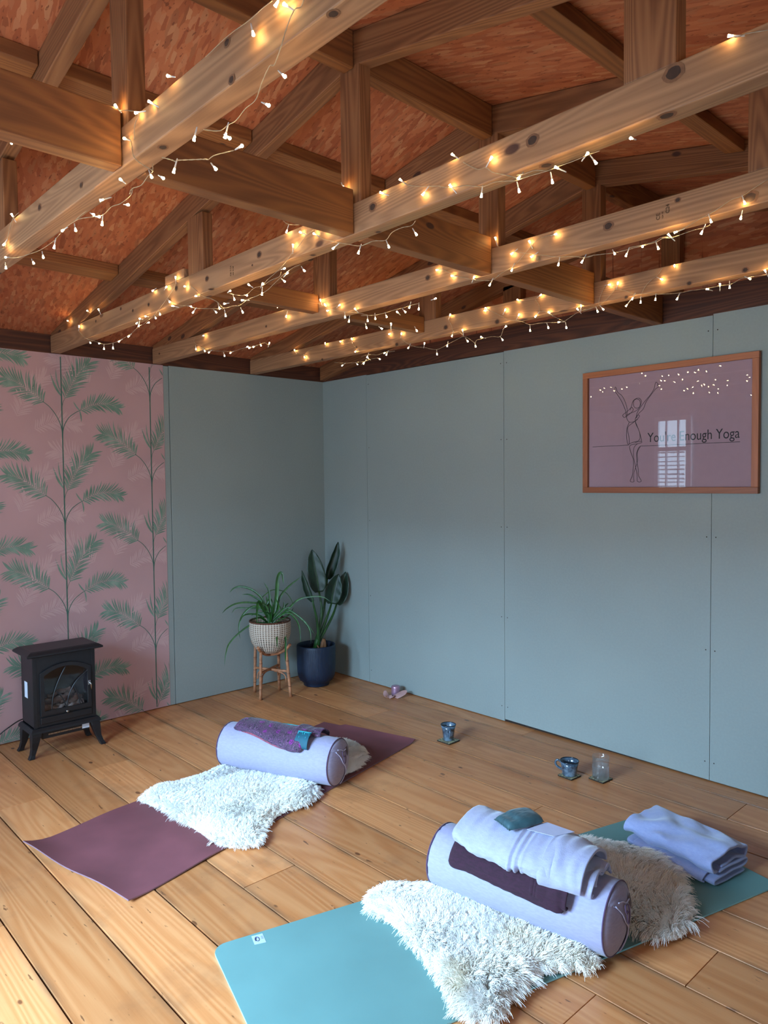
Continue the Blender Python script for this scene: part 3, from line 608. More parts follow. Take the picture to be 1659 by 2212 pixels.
strand('string of warm fairy lights along the farthest roof tie, closest to the sage end wall', y4,
  C('c', '1112,1180 1125,1200 1180,1215 1210,1190 1250,1170;1400,1270 1480,1275 1560,1270 1620,1262 1659,1250;1530,1120 1540,1150 1570,1180')
  +C('d', '0,1230 50,1215 120,1215 165,1200 240,1190;0,1285 40,1255 120,1238;285,1085 300,1110 350,1145 400,1160 450,1163 542,1178 620,1140 680,1110 735,1085 780,1105 815,1130 830,1110 885,1095 940,1085 997,1085 1020,1030 1040,1015;625,965 650,1010 660,1050 700,1050 735,1080;905,885 960,915 1010,940 1060,965 1110,970 1160,980 1210,1000 1270,990 1330,985 1440,980 1510,940 1565,905 1659,880;1250,820 1275,860 1280,905 1320,905 1380,940 1465,980')
  +C('e', '0,1550 100,1510 140,1490 145,1450 160,1400 200,1320 240,1305;150,1490 210,1440 290,1350;270,1340 330,1350 400,1365 460,1390 550,1385 650,1390 770,1388 870,1380 960,1360 1110,1340 1230,1315 1330,1300 1410,1255 1480,1240 1659,1215;520,1400 560,1320 620,1260 670,1220 710,1160'),
  B('c', '1115,1180,1125,1200;1187,1235,1180,1215;1335,1130,1335,1150;1443,1120,1475,1125;1525,1098,1530,1125;1550,1195,1570,1180;1637,1235;1455,1295,1480,1275;1567,1285,1555,1272;1610,1280,1620,1265')
  +B('d', '200,1068,225,1055;290,1060,285,1085;15,1280,30,1260;42,1235,50,1215;165,1205;180,1218,190,1200;135,1247,120,1240;337,1170,350,1145;455,1130,450,1160;545,1215,542,1180;617,1155,620,1140;650,1085,660,1055;640,925,625,965;727,1035,735,1080;765,1120,740,1085;822,1158,815,1130;858,1088,885,1095;1015,1110,997,1085;1040,1010,1020,1030;890,880,905,890;883,897;1035,890,1010,940;1133,925,1110,970;1120,820,1145,835;1290,785,1270,800;1247,945,1280,905;1343,908,1350,915;1212,1045,1210,1000;1343,1025,1330,985;1413,982,1440,980;1472,1025,1465,980;1548,885,1565,905;1577,858,1575,900')
  +B('e', '133,1550,120,1510;185,1530,155,1495;243,1305,210,1310;315,1285,305,1335;440,1440,465,1390;385,1500,415,1460;518,1470,520,1410;650,1445,655,1390;842,1440,870,1380;710,1260,665,1240;820,1133;1110,1345;1228,1300,1228,1315;1315,1335,1315,1305;1500,1255,1470,1242;1630,1175,1645,1205'))
# ------------------------------------------------------------------ framed poster on the right wall
pc = thing('framed_poster', 'pink line-drawing yoga poster in a reddish wooden frame on the sage wall', 'framed poster', (2.662, 0, 1.665))
X0, X1, Z0, Z1_ = 2.225, 3.101, 1.353, 1.977; F = .029
mb = MB()
for a, b, c, d, al in ((X0, X1, Z0, Z0+F, 0), (X0, X1, Z1_-F, Z1_, 0), (X0, X0+F, Z0+F, Z1_-F, 2), (X1-F, X1, Z0+F, Z1_-F, 2)): mb.box((a, -.024, c), (b, -.001, d), 0, random.random(), al, random.uniform(0, 9))
mb.build('frame', 'frame_wood', pc, .0015)
mb = MB(); mb.box((X0+F-.003, -.008, Z0+F-.003), (X1-F+.003, -.003, Z1_-F+.003)); pr = mb.build('print', 'poster', pc)
mb = MB()
P = lambda x, y: at(1200+x/3.614, 720+y/3.614, 1, -.0088)
for s in ('550,640 545,600 515,530 480,475 464,450 466,420 475,430 485,460 520,490 545,540 560,600 555,660 575,692 610,690 640,668 655,645 645,638 630,650 622,680 635,720 655,770 670,830 668,845',
          '600,580 590,580 560,610 530,632 525,645 532,655 545,655 590,620 606,597 600,580',
          '635,512 655,522 662,548 655,575 635,585 615,575 608,548 615,522 635,512',
          '583,600 595,560 605,530 628,510 655,508 670,530 664,560 645,592 615,612 570,630 545,650',
          '628,662 640,615 690,540 740,480 770,430 778,392 786,382 796,390 803,398 794,404 804,412 798,424 785,430 765,455 710,530 685,590 650,625 632,660',
          '575,695 558,740 554,800 562,860 574,863 575,820 563,760 568,728 600,702 640,672',
          '575,865 600,852 645,840 660,812 652,760 630,715 622,685',
          '620,853 665,843 674,852 645,862 600,868 578,885 588,930 608,990 605,1060 600,1110 583,1152 598,1161 613,1156 610,1135 612,1090 628,1040 641,990 638,930 662,882',
          '640,862 614,890 608,950 624,1040 636,1100 637,1140 640,1156 655,1161 668,1155 664,1140 648,1110 645,1060 633,990 634,935 648,895 665,880',
          '290,887 400,881 500,877 572,872', '662,880 760,877 1000,866 1200,857 1440,847'):
    pts = [P(*map(float, q.split(','))) for q in s.split()]; mb.tube(spline(pts, 4) if len(pts) > 5 else pts, .0011, 5)
mb.build('line_drawing', 'black_ink', pc)
wt = (Matrix.Rotation(math.radians(90), 3, 'X')).to_quaternion()
tt = text('lettering', "You're Enough Yoga", .066, 'black_ink', (2.578, -.0085, 1.603), wt, pc, sx=.80, extrude=.0001)
w_ = max(v.co.x for v in tt.data.vertices)-min(v.co.x for v in tt.data.vertices); s_ = .438/w_; x_ = min(v.co.x for v in tt.data.vertices)
for v in tt.data.vertices: v.co.x = x_+(v.co.x-x_)*s_
mb = MB(); mb.add([(X0+F-.002, -.0115, Z0+F-.002), (X1-F+.002, -.0115, Z0+F-.002), (X1-F+.002, -.0115, Z1_-F+.002), (X0+F-.002, -.0115, Z1_-F+.002)], [(0, 1, 2, 3)]); mb.build('glass_front', 'picture_glass', pc)

# ------------------------------------------------------------------ electric stove
st = thing('electric_stove', 'black electric stove heater with arched glass door against the palm wallpaper', 'stove', (.26, -2.05, 0))
yA, yB, xa, xb = -2.205, -1.882, .165, .345
mb = MB()      # shell open to the front
for lo, hi in (((xa, yA, .155), (xa+.006, yB, .53)), ((xa, yA, .155), (xb, yA+.006, .53)), ((xa, yB-.006, .155), (xb, yB, .53)), ((xa, yA, .155), (xb, yB, .162)), ((xa, yA, .523), (xb, yB, .53))): mb.box(lo, hi)
mb.box((xb-.004, yA+.0, .155), (xb+.004, yA+.02, .53)); mb.box((xb-.004, yB-.02, .155), (xb+.004, yB, .53))
def arch(y0, y1, z0, z1, rise, n=14):
    return [(y0, z0)]+[(y0+(y1-y0)*k/n, z1+rise*(1-(2*k/n-1)**2)) for k in range(n+1)]+[(y1, z0)]
def ring(mb, A, Bp, x0, x1, mi=0):
    n = len(A); vs = [(x0, *p) for p in A]+[(x0, *p) for p in Bp]+[(x1, *p) for p in A]+[(x1, *p) for p in Bp]
    fs = [];
    for i in range(n):
        j = (i+1) % n; fs += [(i, j, n+j, n+i), (2*n+i, 3*n+i, 3*n+j, 2*n+j), (i, 2*n+i, 2*n+j, j), (n+i, n+j, 3*n+j, 3*n+i)]
    mb.add(vs, fs, mi)
yd0, yd1 = -2.168, -1.912
inner = arch(yd0+.012, yd1-.012, .236, .432, .038)
outer = [(yA+.02, .157)]+[(yA+.02+(yB-yA-.04)*k/14, .528) for k in range(15)]+[(yB-.02, .157)]
ring(mb, outer, inner, xb-.002, xb+.002)
mb.build('cabinet', 'stove_black', st, .001)
mb = MB(); vs = []
top = [(.135, -2.238, .531), (.385, -2.238, .531), (.385, -1.85, .531), (.135, -1.85, .531)]
lv = [(.014, .531), (.0, .536), (.0, .545), (.018, .556), (.03, .560)]
for d, z in lv: vs += [(.14+d*.6, -2.24+d, z), (.384-d, -2.24+d, z), (.384-d, -1.848-d, z), (.14+d*.6, -1.848-d, z)]
mb.add(vs, [(i*4+k, i*4+(k+1) % 4, (i+1)*4+(k+1) % 4, (i+1)*4+k) for i in range(4) for k in range(4)]+[(3, 2, 1, 0), (16, 17, 18, 19)]); mb.build('top_plate', 'stove_black', st, .001)
mb = MB(); vs = []
for d, z in ((.004, .155), (.0, .15), (-.006, .142), (-.008, .130)): vs += [(xa-.012+d, yA-.012+d, z), (xb+.014-d, yA-.012+d, z), (xb+.014-d, yB+.012-d, z), (xa-.012+d, yB+.012-d, z)]
mb.add(vs, [(i*4+k, i*4+(k+1) % 4, (i+1)*4+(k+1) % 4, (i+1)*4+k) for i in range(3) for k in range(4)]+[(3, 2, 1, 0), (12, 13, 14, 15)]); mb.build('base_tray', 'stove_black', st, .001)
door = None
mb = MB(); ring(mb, arch(yd0-.004, yd1+.004, .216, .440, .042), arch(yd0+.016, yd1-.016, .240, .424, .038), xb+.002, xb+.015); door = mb.build('door', 'stove_black', st, .0015)
g0 = .008
mb = MB()
Z = lambda py, pz: (xb+.011, yd0+(yd1-yd0)*py, .236+.22*pz)
def br(pts, r=.0035):
    mb.tube(spline([Z(*p) for p in pts], 6), r, 6)
br([(.2, .0), (.24, .35), (.36, .72), (.5, 1.02)]); br([(.5, .0), (.42, .25), (.3, .45)]); br([(.5, .0), (.56, .32), (.72, .62), (.98, .86)]); br([(.78, .0), (.74, .25), (.66, .5)]); br([(.66, .5), (.72, .3), (.84, .02)])
mb.build('tracery', 'stove_black', door)
A_ = arch(yd0+.01, yd1-.01, .232, .43, .038); mb = MB(); mb.add([(xb+.0055, *p) for p in A_], [tuple(range(len(A_)))]); mb.build('glass_panel', 'stove_glass', door)
mb = MB(); mb.tube([(xb+.016, yd1-.008, .352), (xb+.03, yd1-.008, .35), (xb+.03, yd1-.004, .345), (xb+.026, yd1-.002, .31)], [.005, .004, .004, .003], 8); mb.box((xb+.014, yd1-.014, .338), (xb+.018, yd1-.001, .362)); mb.build('handle', 'chrome', door)
mb = MB(); mb.box((.20, yA+.01, .2), (.205, yB-.01, .52)); mb.box((.2, yA+.008, .2), (xb-.004, yA+.012, .52)); mb.box((.2, yB-.012, .2), (xb-.004, yB-.008, .52)); mb.box((.2, yA+.01, .2), (xb-.004, yB-.01, .205)); mb.build('firebox', 'stove_inside', st)
mb = MB()
P_ = [[Vector((.215+.11*i/10, yd0+.016+(yd1-yd0-.032)*j/16, .215+.028*pnoise(Vector((i*.5, j*.45, 1)))+.012+(1-i/10)*.03)) for j in range(17)] for i in range(11)]
mb.grid(P_); mb.build('ember_bed', 'ember', st)
for k, (a, b, r_) in enumerate((((.25, -2.13, .255), (.29, -2.02, .275), .018), ((.28, -2.05, .25), (.24, -1.96, .30), .02), ((.29, -2.0, .25), (.26, -1.93, .26), .017), ((.24, -2.1, .285), (.25, -1.98, .31), .014))):
    mb = MB(); a, b = Vector(a), Vector(b); mb.tube([a.lerp(b, q/5)+Vector((0, 0, .006*math.sin(q*2+k))) for q in range(6)], [r_*f for f in (.75, 1, .92, 1.05, .95, .7)], 9); mb.build('fire_log', 'log', st)
mb = MB(); mb.box((xb+.002, -2.172, .172), (xb+.009, -1.906, .207)); dr = mb.build('drawer', 'stove_black', st, .003)
mb = MB(); mb.lathe([(.0001, .016), (.006, .0155), (.0075, .012), (.006, .008), (.003, .004), (.003, 0)], n=16); mb.v = [(xb+.009+z, -2.04+x, .219+y) for x, y, z in mb.v]; mb.build('knob', 'chrome', st)
mb = MB(); mb.box((.20, -2.16, .088), (.335, -1.915, .131)); hb = mb.build('heater_box', 'stove_black', st, .002)
mb = MB()
for k in range(34): mb.box((.3352, -2.13+k*.0055, .104), (.3362, -2.1265+k*.0055, .112))
mb.build('vent_row', 'chrome', hb)
mb = MB(); mb.box((.3355, -1.955, .097), (.3365, -1.917, .122)); mb.build('paper_label', 'white_label', st)
mb = MB(); mb.box((.215, yA-.001, .30), (.262, yA-.0002, .385)); mb.build('paper_label', 'white_label', st)
for (fx, fy), (cx_, cy_) in (((.339, -2.222), (xb-.012, yA+.012)), ((.167, -2.222), (xa+.014, yA+.012)), ((.367, -1.858), (xb-.008, yB-.01)), ((.183, -1.863), (xa+.014, yB-.01))):
    mb = MB(); vs = []; sx, sy = (1 if fx > .25 else -1), (1 if fy > -2.04 else -1)
    fx2, fy2 = fx+sx*.004, fy
    for t_, wd in ((0, .023), (.18, .0225), (.4, .019), (.65, .0145), (.85, .0125), (1, .0145)):
        k = .18*math.sin(t_*math.pi)*(1 if t_ < .5 else .6); e = t_**1.9-0.0
        x = cx_+(fx2-cx_)*e+sx*.003*math.sin(math.pi*min(1, t_*1.6))*(t_ < .62); y = cy_+(fy2-cy_)*e+sy*.003*math.sin(math.pi*min(1, t_*1.6))*(t_ < .62); z = .138*(1-t_)
        vs += [(x-wd, y-wd, z), (x+wd, y-wd, z), (x+wd, y+wd, z), (x-wd, y+wd, z)]
    mb.add(vs, [(i*4+k, i*4+(k+1) % 4, (i+1)*4+(k+1) % 4, (i+1)*4+k) for i in range(5) for k in range(4)]+[(3, 2, 1, 0), (20, 21, 22, 23)]); mb.build('leg', 'stove_black', st, .002)
mb = MB(); mb.tube(spline([(.165, -2.19, .17), (.10, -2.215, .14), (.04, -2.26, .09), (.02, -2.36, .03), (.02, -2.6, .006), (.03, -2.9, .005)], 8), .0035, 8); mb.build('power_cord', 'black_plastic', st)

# ------------------------------------------------------------------ plants in the corner
def ribbon(mb, pts, w0, fold=.25, n=5, wprof=None, face=None):
    S = spline(pts, n); L = len(S); P_ = []
    for i, p in enumerate(S):
        d = (S[min(i+1, L-1)]-S[max(i-1, 0)]).normalized(); t_ = i/(L-1)
        view = Vector((.83, -.56, .1)) if face is None else face
        s_ = d.cross(view); s_ = s_.normalized() if s_.length > .05 else d.orthogonal(); n_ = s_.cross(d).normalized()
        wd = w0*(wprof(t_) if wprof else (min(1, .6+t_*2)*(1-t_**3)**.8+.02))
        P_.append([p-s_*wd/2, p-n_*wd*fold, p+s_*wd/2])
    mb.grid(P_)
SC = (.25, -.672)
stand = thing('rattan_plant_stand', 'small four-legged rattan plant stand under the woven basket', 'plant stand', (SC[0], SC[1], 0))
feet = [(.303, -.791), (.121, -.719), (.383, -.607), (.193, -.568)]
opp = [2, 3, 0, 1]
for i, (x, y) in enumerate(feet):
    c = Vector((SC[0], SC[1], 0)); f = Vector((x, y, 0)); d = (f-c).normalized(); topp = c+d*.118+Vector((0, 0, .315))
    if i == 1: topp = c+d*.125+Vector((0, 0, .315))
    mb = MB(); mb.tube([f.lerp(topp, q/8)*1+Vector((0, 0, .001)) for q in range(9)], [.0098+.0009*(q % 3 == 0) for q in range(9)], 10); lg = mb.build('leg', 'rattan', stand)
    mb = MB()
    for z in (.07, .155, .24): p = f.lerp(topp, z/.315); mb.tube([p-Vector((0, 0, .002)), p+Vector((0, 0, .002))], .0112, 10)
    mb.build('cane_node', 'rattan_knot', lg)
for i, j, h in ((0, 3, .175), (1, 2, .165)):
    a = Vector((*feet[i], 0)); b = Vector((*feet[j], 0)); c = Vector((SC[0], SC[1], 0)); ta = c+(a-c).normalized()*.118+Vector((0, 0, .315)); tb = c+(b-c).normalized()*.118+Vector((0, 0, .315))
    pa, pb = a.lerp(ta, h/.315), b.lerp(tb, h/.315); mb = MB(); mb.tube([pa.lerp(pb, q/6)+Vector((0, 0, .004*(i))) for q in range(7)], .0085, 9); mb.build('stretcher', 'rattan', stand)
    mb = MB(); mb.tube(spline([pa.lerp(pb, .06)-Vector((0, 0, .07)), pa.lerp(pb, .10)-Vector((0, 0, .025)), pa.lerp(pb, .26)-Vector((0, 0, .007)), pa.lerp(pb, .42)-Vector((0, 0, .004))], 5), .0045, 8); mb.tube(spline([pb.lerp(pa, .06)-Vector((0, 0, .07)), pb.lerp(pa, .10)-Vector((0, 0, .025)), pb.lerp(pa, .26)-Vector((0, 0, .007)), pb.lerp(pa, .42)-Vector((0, 0, .004))], 5), .0045, 8); mb.build('brace', 'rattan', stand)
for i in (0, 1):          # curved cradle arms
    a = Vector((*feet[i], 0)); c = Vector((SC[0], SC[1], 0)); d = (a-c).normalized(); d2 = (Vector((*feet[opp[i]], 0))-c).normalized()
    mb = MB(); mb.tube(spline([c+d*.152+Vector((0, 0, .352)), c+d*.12+Vector((0, 0, .318)), c+d*.06+Vector((0, 0, .286)), c+Vector((0, 0, .272+i*.006)), c+d2*.06+Vector((0, 0, .286)), c+d2*.12+Vector((0, 0, .318)), c+d2*.152+Vector((0, 0, .352))], 5), .0098, 10); mb.build('cradle_arm', 'rattan', stand)
bk = thing('woven_basket', 'white and brown woven basket on the rattan stand, holding the spider plant', 'basket', (SC[0], SC[1], .288))
mb = MB(); mb.lathe([(.0001, .290), (.05, .289), (.072, .295), (.098, .32), (.122, .36), (.1355, .41), (.139, .45), (.1365, .49), (.134, .503), (.130, .503), (.131, .48), (.131, .45)], (SC[0], SC[1], 0), 64, rfun=lambda a, z: 1+.006*math.sin(46*a))
mb.bc = [(u, z-.288, 0) for u, z, _ in mb.bc]; body = mb.build('basket_body', 'woven_basket', bk)
mb = MB(); mb.tube([(SC[0]+.1335*math.cos(a), SC[1]+.1335*math.sin(a), .503+.001*math.sin(30*a)) for a in np.linspace(0, 2*math.pi, 60)], .0055, 8); mb.build('rim', 'plate_wood', bk)
sp = thing('spider_plant', 'spider plant with long arching grassy leaves, growing in the woven basket', 'plant', (SC[0], SC[1], .47))
mb = MB(); mb.lathe([(.0001, .476), (.06, .478), (.128, .47)], (SC[0], SC[1], 0), 24); mb.build('potting_soil', 'soil', sp)
base_d = float((Vector((SC[0], SC[1], .48))-Vector(CAM)).dot(Vector(AX_F)))
leaves = '''620,950 560,780 400,740 250,750 150,800 95,855|.010|-.12
600,930 530,720 420,610 300,572 220,590 175,635|.011|.05
610,940 540,760 450,690 380,655 305,655|.010|.1
590,935 440,960 300,1040 180,1160 140,1260 120,1415|.009|-.15
620,940 560,830 430,780 330,850 280,950 275,1050 290,1130|.010|-.05
640,940 600,750 590,620 535,525|.012|.02
660,930 668,700 680,520 700,440 730,435 745,550|.020|-.02
670,940 700,700 800,570 935,465|.013|.06
650,900 520,720 560,650 640,605 760,630 830,720 840,800|.005|.1
700,930 800,800 900,710 1020,680 1150,680 1240,730|.010|-.08
700,930 780,830 850,850 950,930 1020,1030 1035,1160|.010|-.1
690,930 770,850 860,900 910,1000 925,1170|.010|-.14
645,940 655,1000 670,1100 680,1220|.012|-.18
690,940 740,1020 765,1130 765,1290 765,1365|.012|-.17
700,920 800,840 950,920 1080,1085|.009|.0
600,950 500,880 400,860 320,880 280,950|.009|-.1
610,950 500,900 405,920|.009|-.12
630,940 490,740 468,800 462,960|.016|-.13
650,930 560,800 600,700 640,760|.012|.03
650,930 640,820 635,735|.020|.02
680,930 740,800 745,725|.010|.03
690,930 760,780 800,745|.008|.05
680,930 720,830 690,760|.010|0
620,930 580,760 560,670|.012|.05
640,930 560,860 470,850 400,880|.009|.04
700,930 800,870 850,790|.008|.06
620,940 520,820 400,800 250,800 185,850|.008|.08
660,930 620,820 590,740|.012|-.04
680,930 700,850 760,800 840,790|.009|-.03
630,940 600,860 520,840|.010|-.1
655,930 690,800 665,700|.012|-.05'''
for ln in leaves.split('\n'):
    a, wd, dd = ln.split('|'); pts = [tuple(map(float, q.split(','))) for q in a.split()]; n_ = len(pts); W3 = []
    for i, (x, y) in enumerate(pts):
        t_ = i/(n_-1); px, py = 460+x/4.88, 1150+y/4.88; W3.append(atd(px, py, base_d+float(dd)*t_))
    W3 = [Vector((max(.012, p.x), min(-.012, p.y), p.z)) for p in W3]
    W3[0] = Vector((SC[0]+random.uniform(-.02, .02), SC[1]+random.uniform(-.02, .02), .478)).lerp(W3[0], .3)
    mb = MB(); ribbon(mb, W3, float(wd)*1.25); mb.build('leaf', 'spider_leaf', sp)
PC = (.262, -.298)
pot = thing('ribbed_planter', 'ribbed navy blue plant pot on the floor in the room corner', 'plant pot', (*PC, 0))
prof = [(.0001, .003), (.088, .001), (.09, .006), (.093, .022), (.112, .036), (.126, .062), (.1315, .095), (.1335, .15), (.135, .27), (.1345, .284), (.131, .286), (.128, .283), (.127, .25), (.127, .235)]
mb = MB(); mb.lathe(prof, (*PC, 0), 336, rfun=lambda a, z: 1+(.012*abs(math.sin(42*a)) if .03 < z < .272 else 0)); mb.build('pot_body', 'navy_pot', pot)
bp = thing('bird_of_paradise_plant', 'tall dark paddle-leaved plant standing in the ribbed navy pot', 'plant', (*PC, .24))
mb = MB(); mb.lathe([(.0001, .243), (.06, .245), (.1265, .238)], (*PC, 0), 24); mb.build('potting_soil', 'soil', bp)
pd = float((Vector((*PC, .3))-Vector(CAM)).dot(Vector(AX_F)))
def big(stem, leaf, wd, dd, fold, face=None, mt='big_leaf'):
    def wp(x, y, d): return atd(460+x/4.88, 1150+y/4.88, pd+d)
    s = [wp(x, y, dd*i/(len(stem)-1)) for i, (x, y) in enumerate(stem)]; s[0] = Vector((PC[0]+random.uniform(-.02, .02), PC[1]+random.uniform(-.02, .02), .25))
    mb = MB(); S = spline(s, 5); mb.tube(S, [.0115*(1-.5*i/len(S)) for i in range(len(S))], 9); mb.build('stem', 'stem_green', bp)
    l = [wp(x, y, dd) for x, y in leaf]; l = [Vector((max(.02, p.x), min(-.02, p.y), p.z)) for p in l]
    S = spline(l, 7); L = len(S); P_ = []; view = Vector((.83, -.56, .1)) if face is None else Vector(face)
    for i, p in enumerate(S):
        d = (S[min(i+1, L-1)]-S[max(i-1, 0)]).normalized(); t_ = i/(L-1); s_ = d.cross(view).normalized(); n_ = s_.cross(d).normalized()
        ww = wd*(math.sin(math.pi*(.06+.94*t_)**.8)**.72 if t_ < .995 else .02); row = []
        for k in range(-4, 5): e = k/4; row.append(p+s_*ww/2*e*math.cos(fold*abs(e))+n_*ww/2*abs(e)*math.sin(fold)*1.0+n_*.003*math.sin(i*1.1+k)*abs(e))
        P_.append(row)
    mb = MB(); mb.grid(P_); o = mb.build('leaf', mt, bp); m_ = o.modifiers.new('solid', 'SOLIDIFY'); m_.thickness = .0008
    mb = MB(); mb.tube([q+Vector((.83, -.56, .1))*.001 for q in S[:-3]], [.0035*(1-.8*i/L) for i in range(L-3)], 6); mb.build('midrib', 'stem_green', bp)
big([(1120, 1190), (1100, 950), (1050, 720)], [(1062, 725), (1030, 640), (985, 520), (938, 400)], .085, -.06, .9, (.3, -.9, .1))
big([(1135, 1190), (1145, 850), (1118, 620)], [(1118, 630), (1100, 500), (1065, 320), (1045, 180)], .135, .02, .35)
big([(1150, 1190), (1170, 800), (1205, 480)], [(1200, 490), (1225, 380), (1280, 220), (1318, 100)], .115, .14, .9, (.9, -.3, -.2))
big([(1165, 1190), (1200, 900), (1250, 745)], [(1250, 752), (1262, 650), (1290, 540), (1325, 438)], .14, .10, .5)
big([(1175, 1190), (1250, 900), (1305, 750)], [(1308, 757), (1350, 650), (1378, 530), (1400, 415)], .125, .16, .5, (.6, -.8, 0))
mb = MB()
for a, b, r_ in (((1150, 1215), (1170, 1120), .017), ((1120, 1225), (1100, 1190), .007), ((1185, 1210), (1175, 1130), .01)):
    p, q = atd(460+a[0]/4.88, 1150+a[1]/4.88, pd-.03), atd(460+b[0]/4.88, 1150+b[1]/4.88, pd-.03); mb.tube([p, p.lerp(q, .5), q], [r_, r_*.9, r_*.6], 9)
mb.build('old_stem', 'stem_brown', bp)
# ------------------------------------------------------------------ yoga mats
def poly_slab(name, pts, z0, z1, mats, parent, lift=None):
    mb = MB(); n = len(pts); mb.add([(x, y, z1) for x, y in pts], [tuple(range(n))], 0)
    mb.add([(x, y, z) for z in (z0, z1) for x, y in pts], [(i, (i+1) % n, n+(i+1) % n, n+i) for i in range(n)], 1); mb.add([(x, y, z0) for x, y in pts], [tuple(range(n))[::-1]], 0)
    return mb.build(name, mats, parent)
TD = Vector((.26, .9656)); TE = Vector((.9656, -.26)); TC = Vector((2.374, -2.327)); TL, TW = 1.83, .612
def tm(a, b): p = TC+TD*a+TE*b; return (p.x, p.y)
tmat = thing('yoga_mat', 'turquoise yoga mat with rounded corners under the larger white sheepskin', 'yoga mat', (*tm(TL/2, TW/2), 0))
pts = []
for ca, cb, a0 in ((.045, .045, 180), (TL-.045, .045, 270), (TL-.045, TW-.045, 0), (.045, TW-.045, 90)):
    for k in range(8): a = math.radians(a0+k*90/7); pts.append(tm(ca+.045*math.cos(a), cb+.045*math.sin(a)))
poly_slab('mat_sheet', pts, .0008, .006, ['teal_mat', 'teal_mat_side'], tmat)
lb = [at(x, y, 2, .0066) for x, y in ((543, 2022.5), (567, 2016), (575, 2035), (550, 2040.6))]
mb = MB(); mb.add(lb+[p-Vector((0, 0, .0008)) for p in lb], [(0, 1, 2, 3), (0, 1, 5, 4), (1, 2, 6, 5), (2, 3, 7, 6), (3, 0, 4, 7)]); lab = mb.build('mat_label', 'mat_label', tmat)
mb = MB(); L_ = lambda u, v: lb[0]*(1-u)*(1-v)+lb[1]*u*(1-v)+lb[2]*u*v+lb[3]*(1-u)*v+Vector((0, 0, .0005))
mb.tube([L_(.38+.2*(1-t_*.45)*math.cos(2.6+t_*8.6), .5+.3*(1-t_*.45)*math.sin(2.6+t_*8.6)) for t_ in np.linspace(0, 1, 26)], .0009, 5)
mb.build('logo', 'label_ink', lab)
mb = MB()
for v_ in (.3, .42, .54): mb.tube([L_(.74, v_), L_(.92, v_)], .0004, 4)
mb.build('small_print', 'label_ink', lab)
pc4 = [Vector((1.325, -2.554)), Vector((1.968, -2.412)), Vector((1.559, -.619)), Vector((.955, -.775))]
pmat = thing('yoga_mat', 'dusty plum yoga mat with curling end under the smaller sheepskin and patterned scarf bolster', 'yoga mat', (1.46, -1.59, 0))
mb = MB(); NU, NV = 48, 16; top_ = []; bot_ = []
for i in range(NU+1):
    a = i/NU; r0 = []; r1 = []
    for j in range(NV+1):
        b = j/NV; p = pc4[0].lerp(pc4[3], a).lerp(pc4[1].lerp(pc4[2], a), b)
        e = max(0, 1-a/.075); z = e*e*(.014+.013*(1-b)**2+.006*math.sin(b*9+1))+.0012*(1+math.sin(a*14+b*5))*(a < .5)+(.012*max(0, 1-(1-a)/.03)**2)*(b > .2)
        z += .003*math.exp(-((a-.22)**2)/.004)*(1+math.sin(b*7+a*12))
        r0.append(Vector((p.x, p.y, z+.0055))); r1.append(Vector((p.x, p.y, z+.0006)))
    top_.append(r0); bot_.append(r1)
mb.grid(top_, 0); mb.grid(bot_, 0)
for A_, B_ in ((top_[0], bot_[0]), (top_[-1], bot_[-1]), ([r[0] for r in top_], [r[0] for r in bot_]), ([r[-1] for r in top_], [r[-1] for r in bot_])): mb.grid([A_, B_], 1)
mb.build('mat_sheet', ['pink_mat', 'pink_mat_side'], pmat)

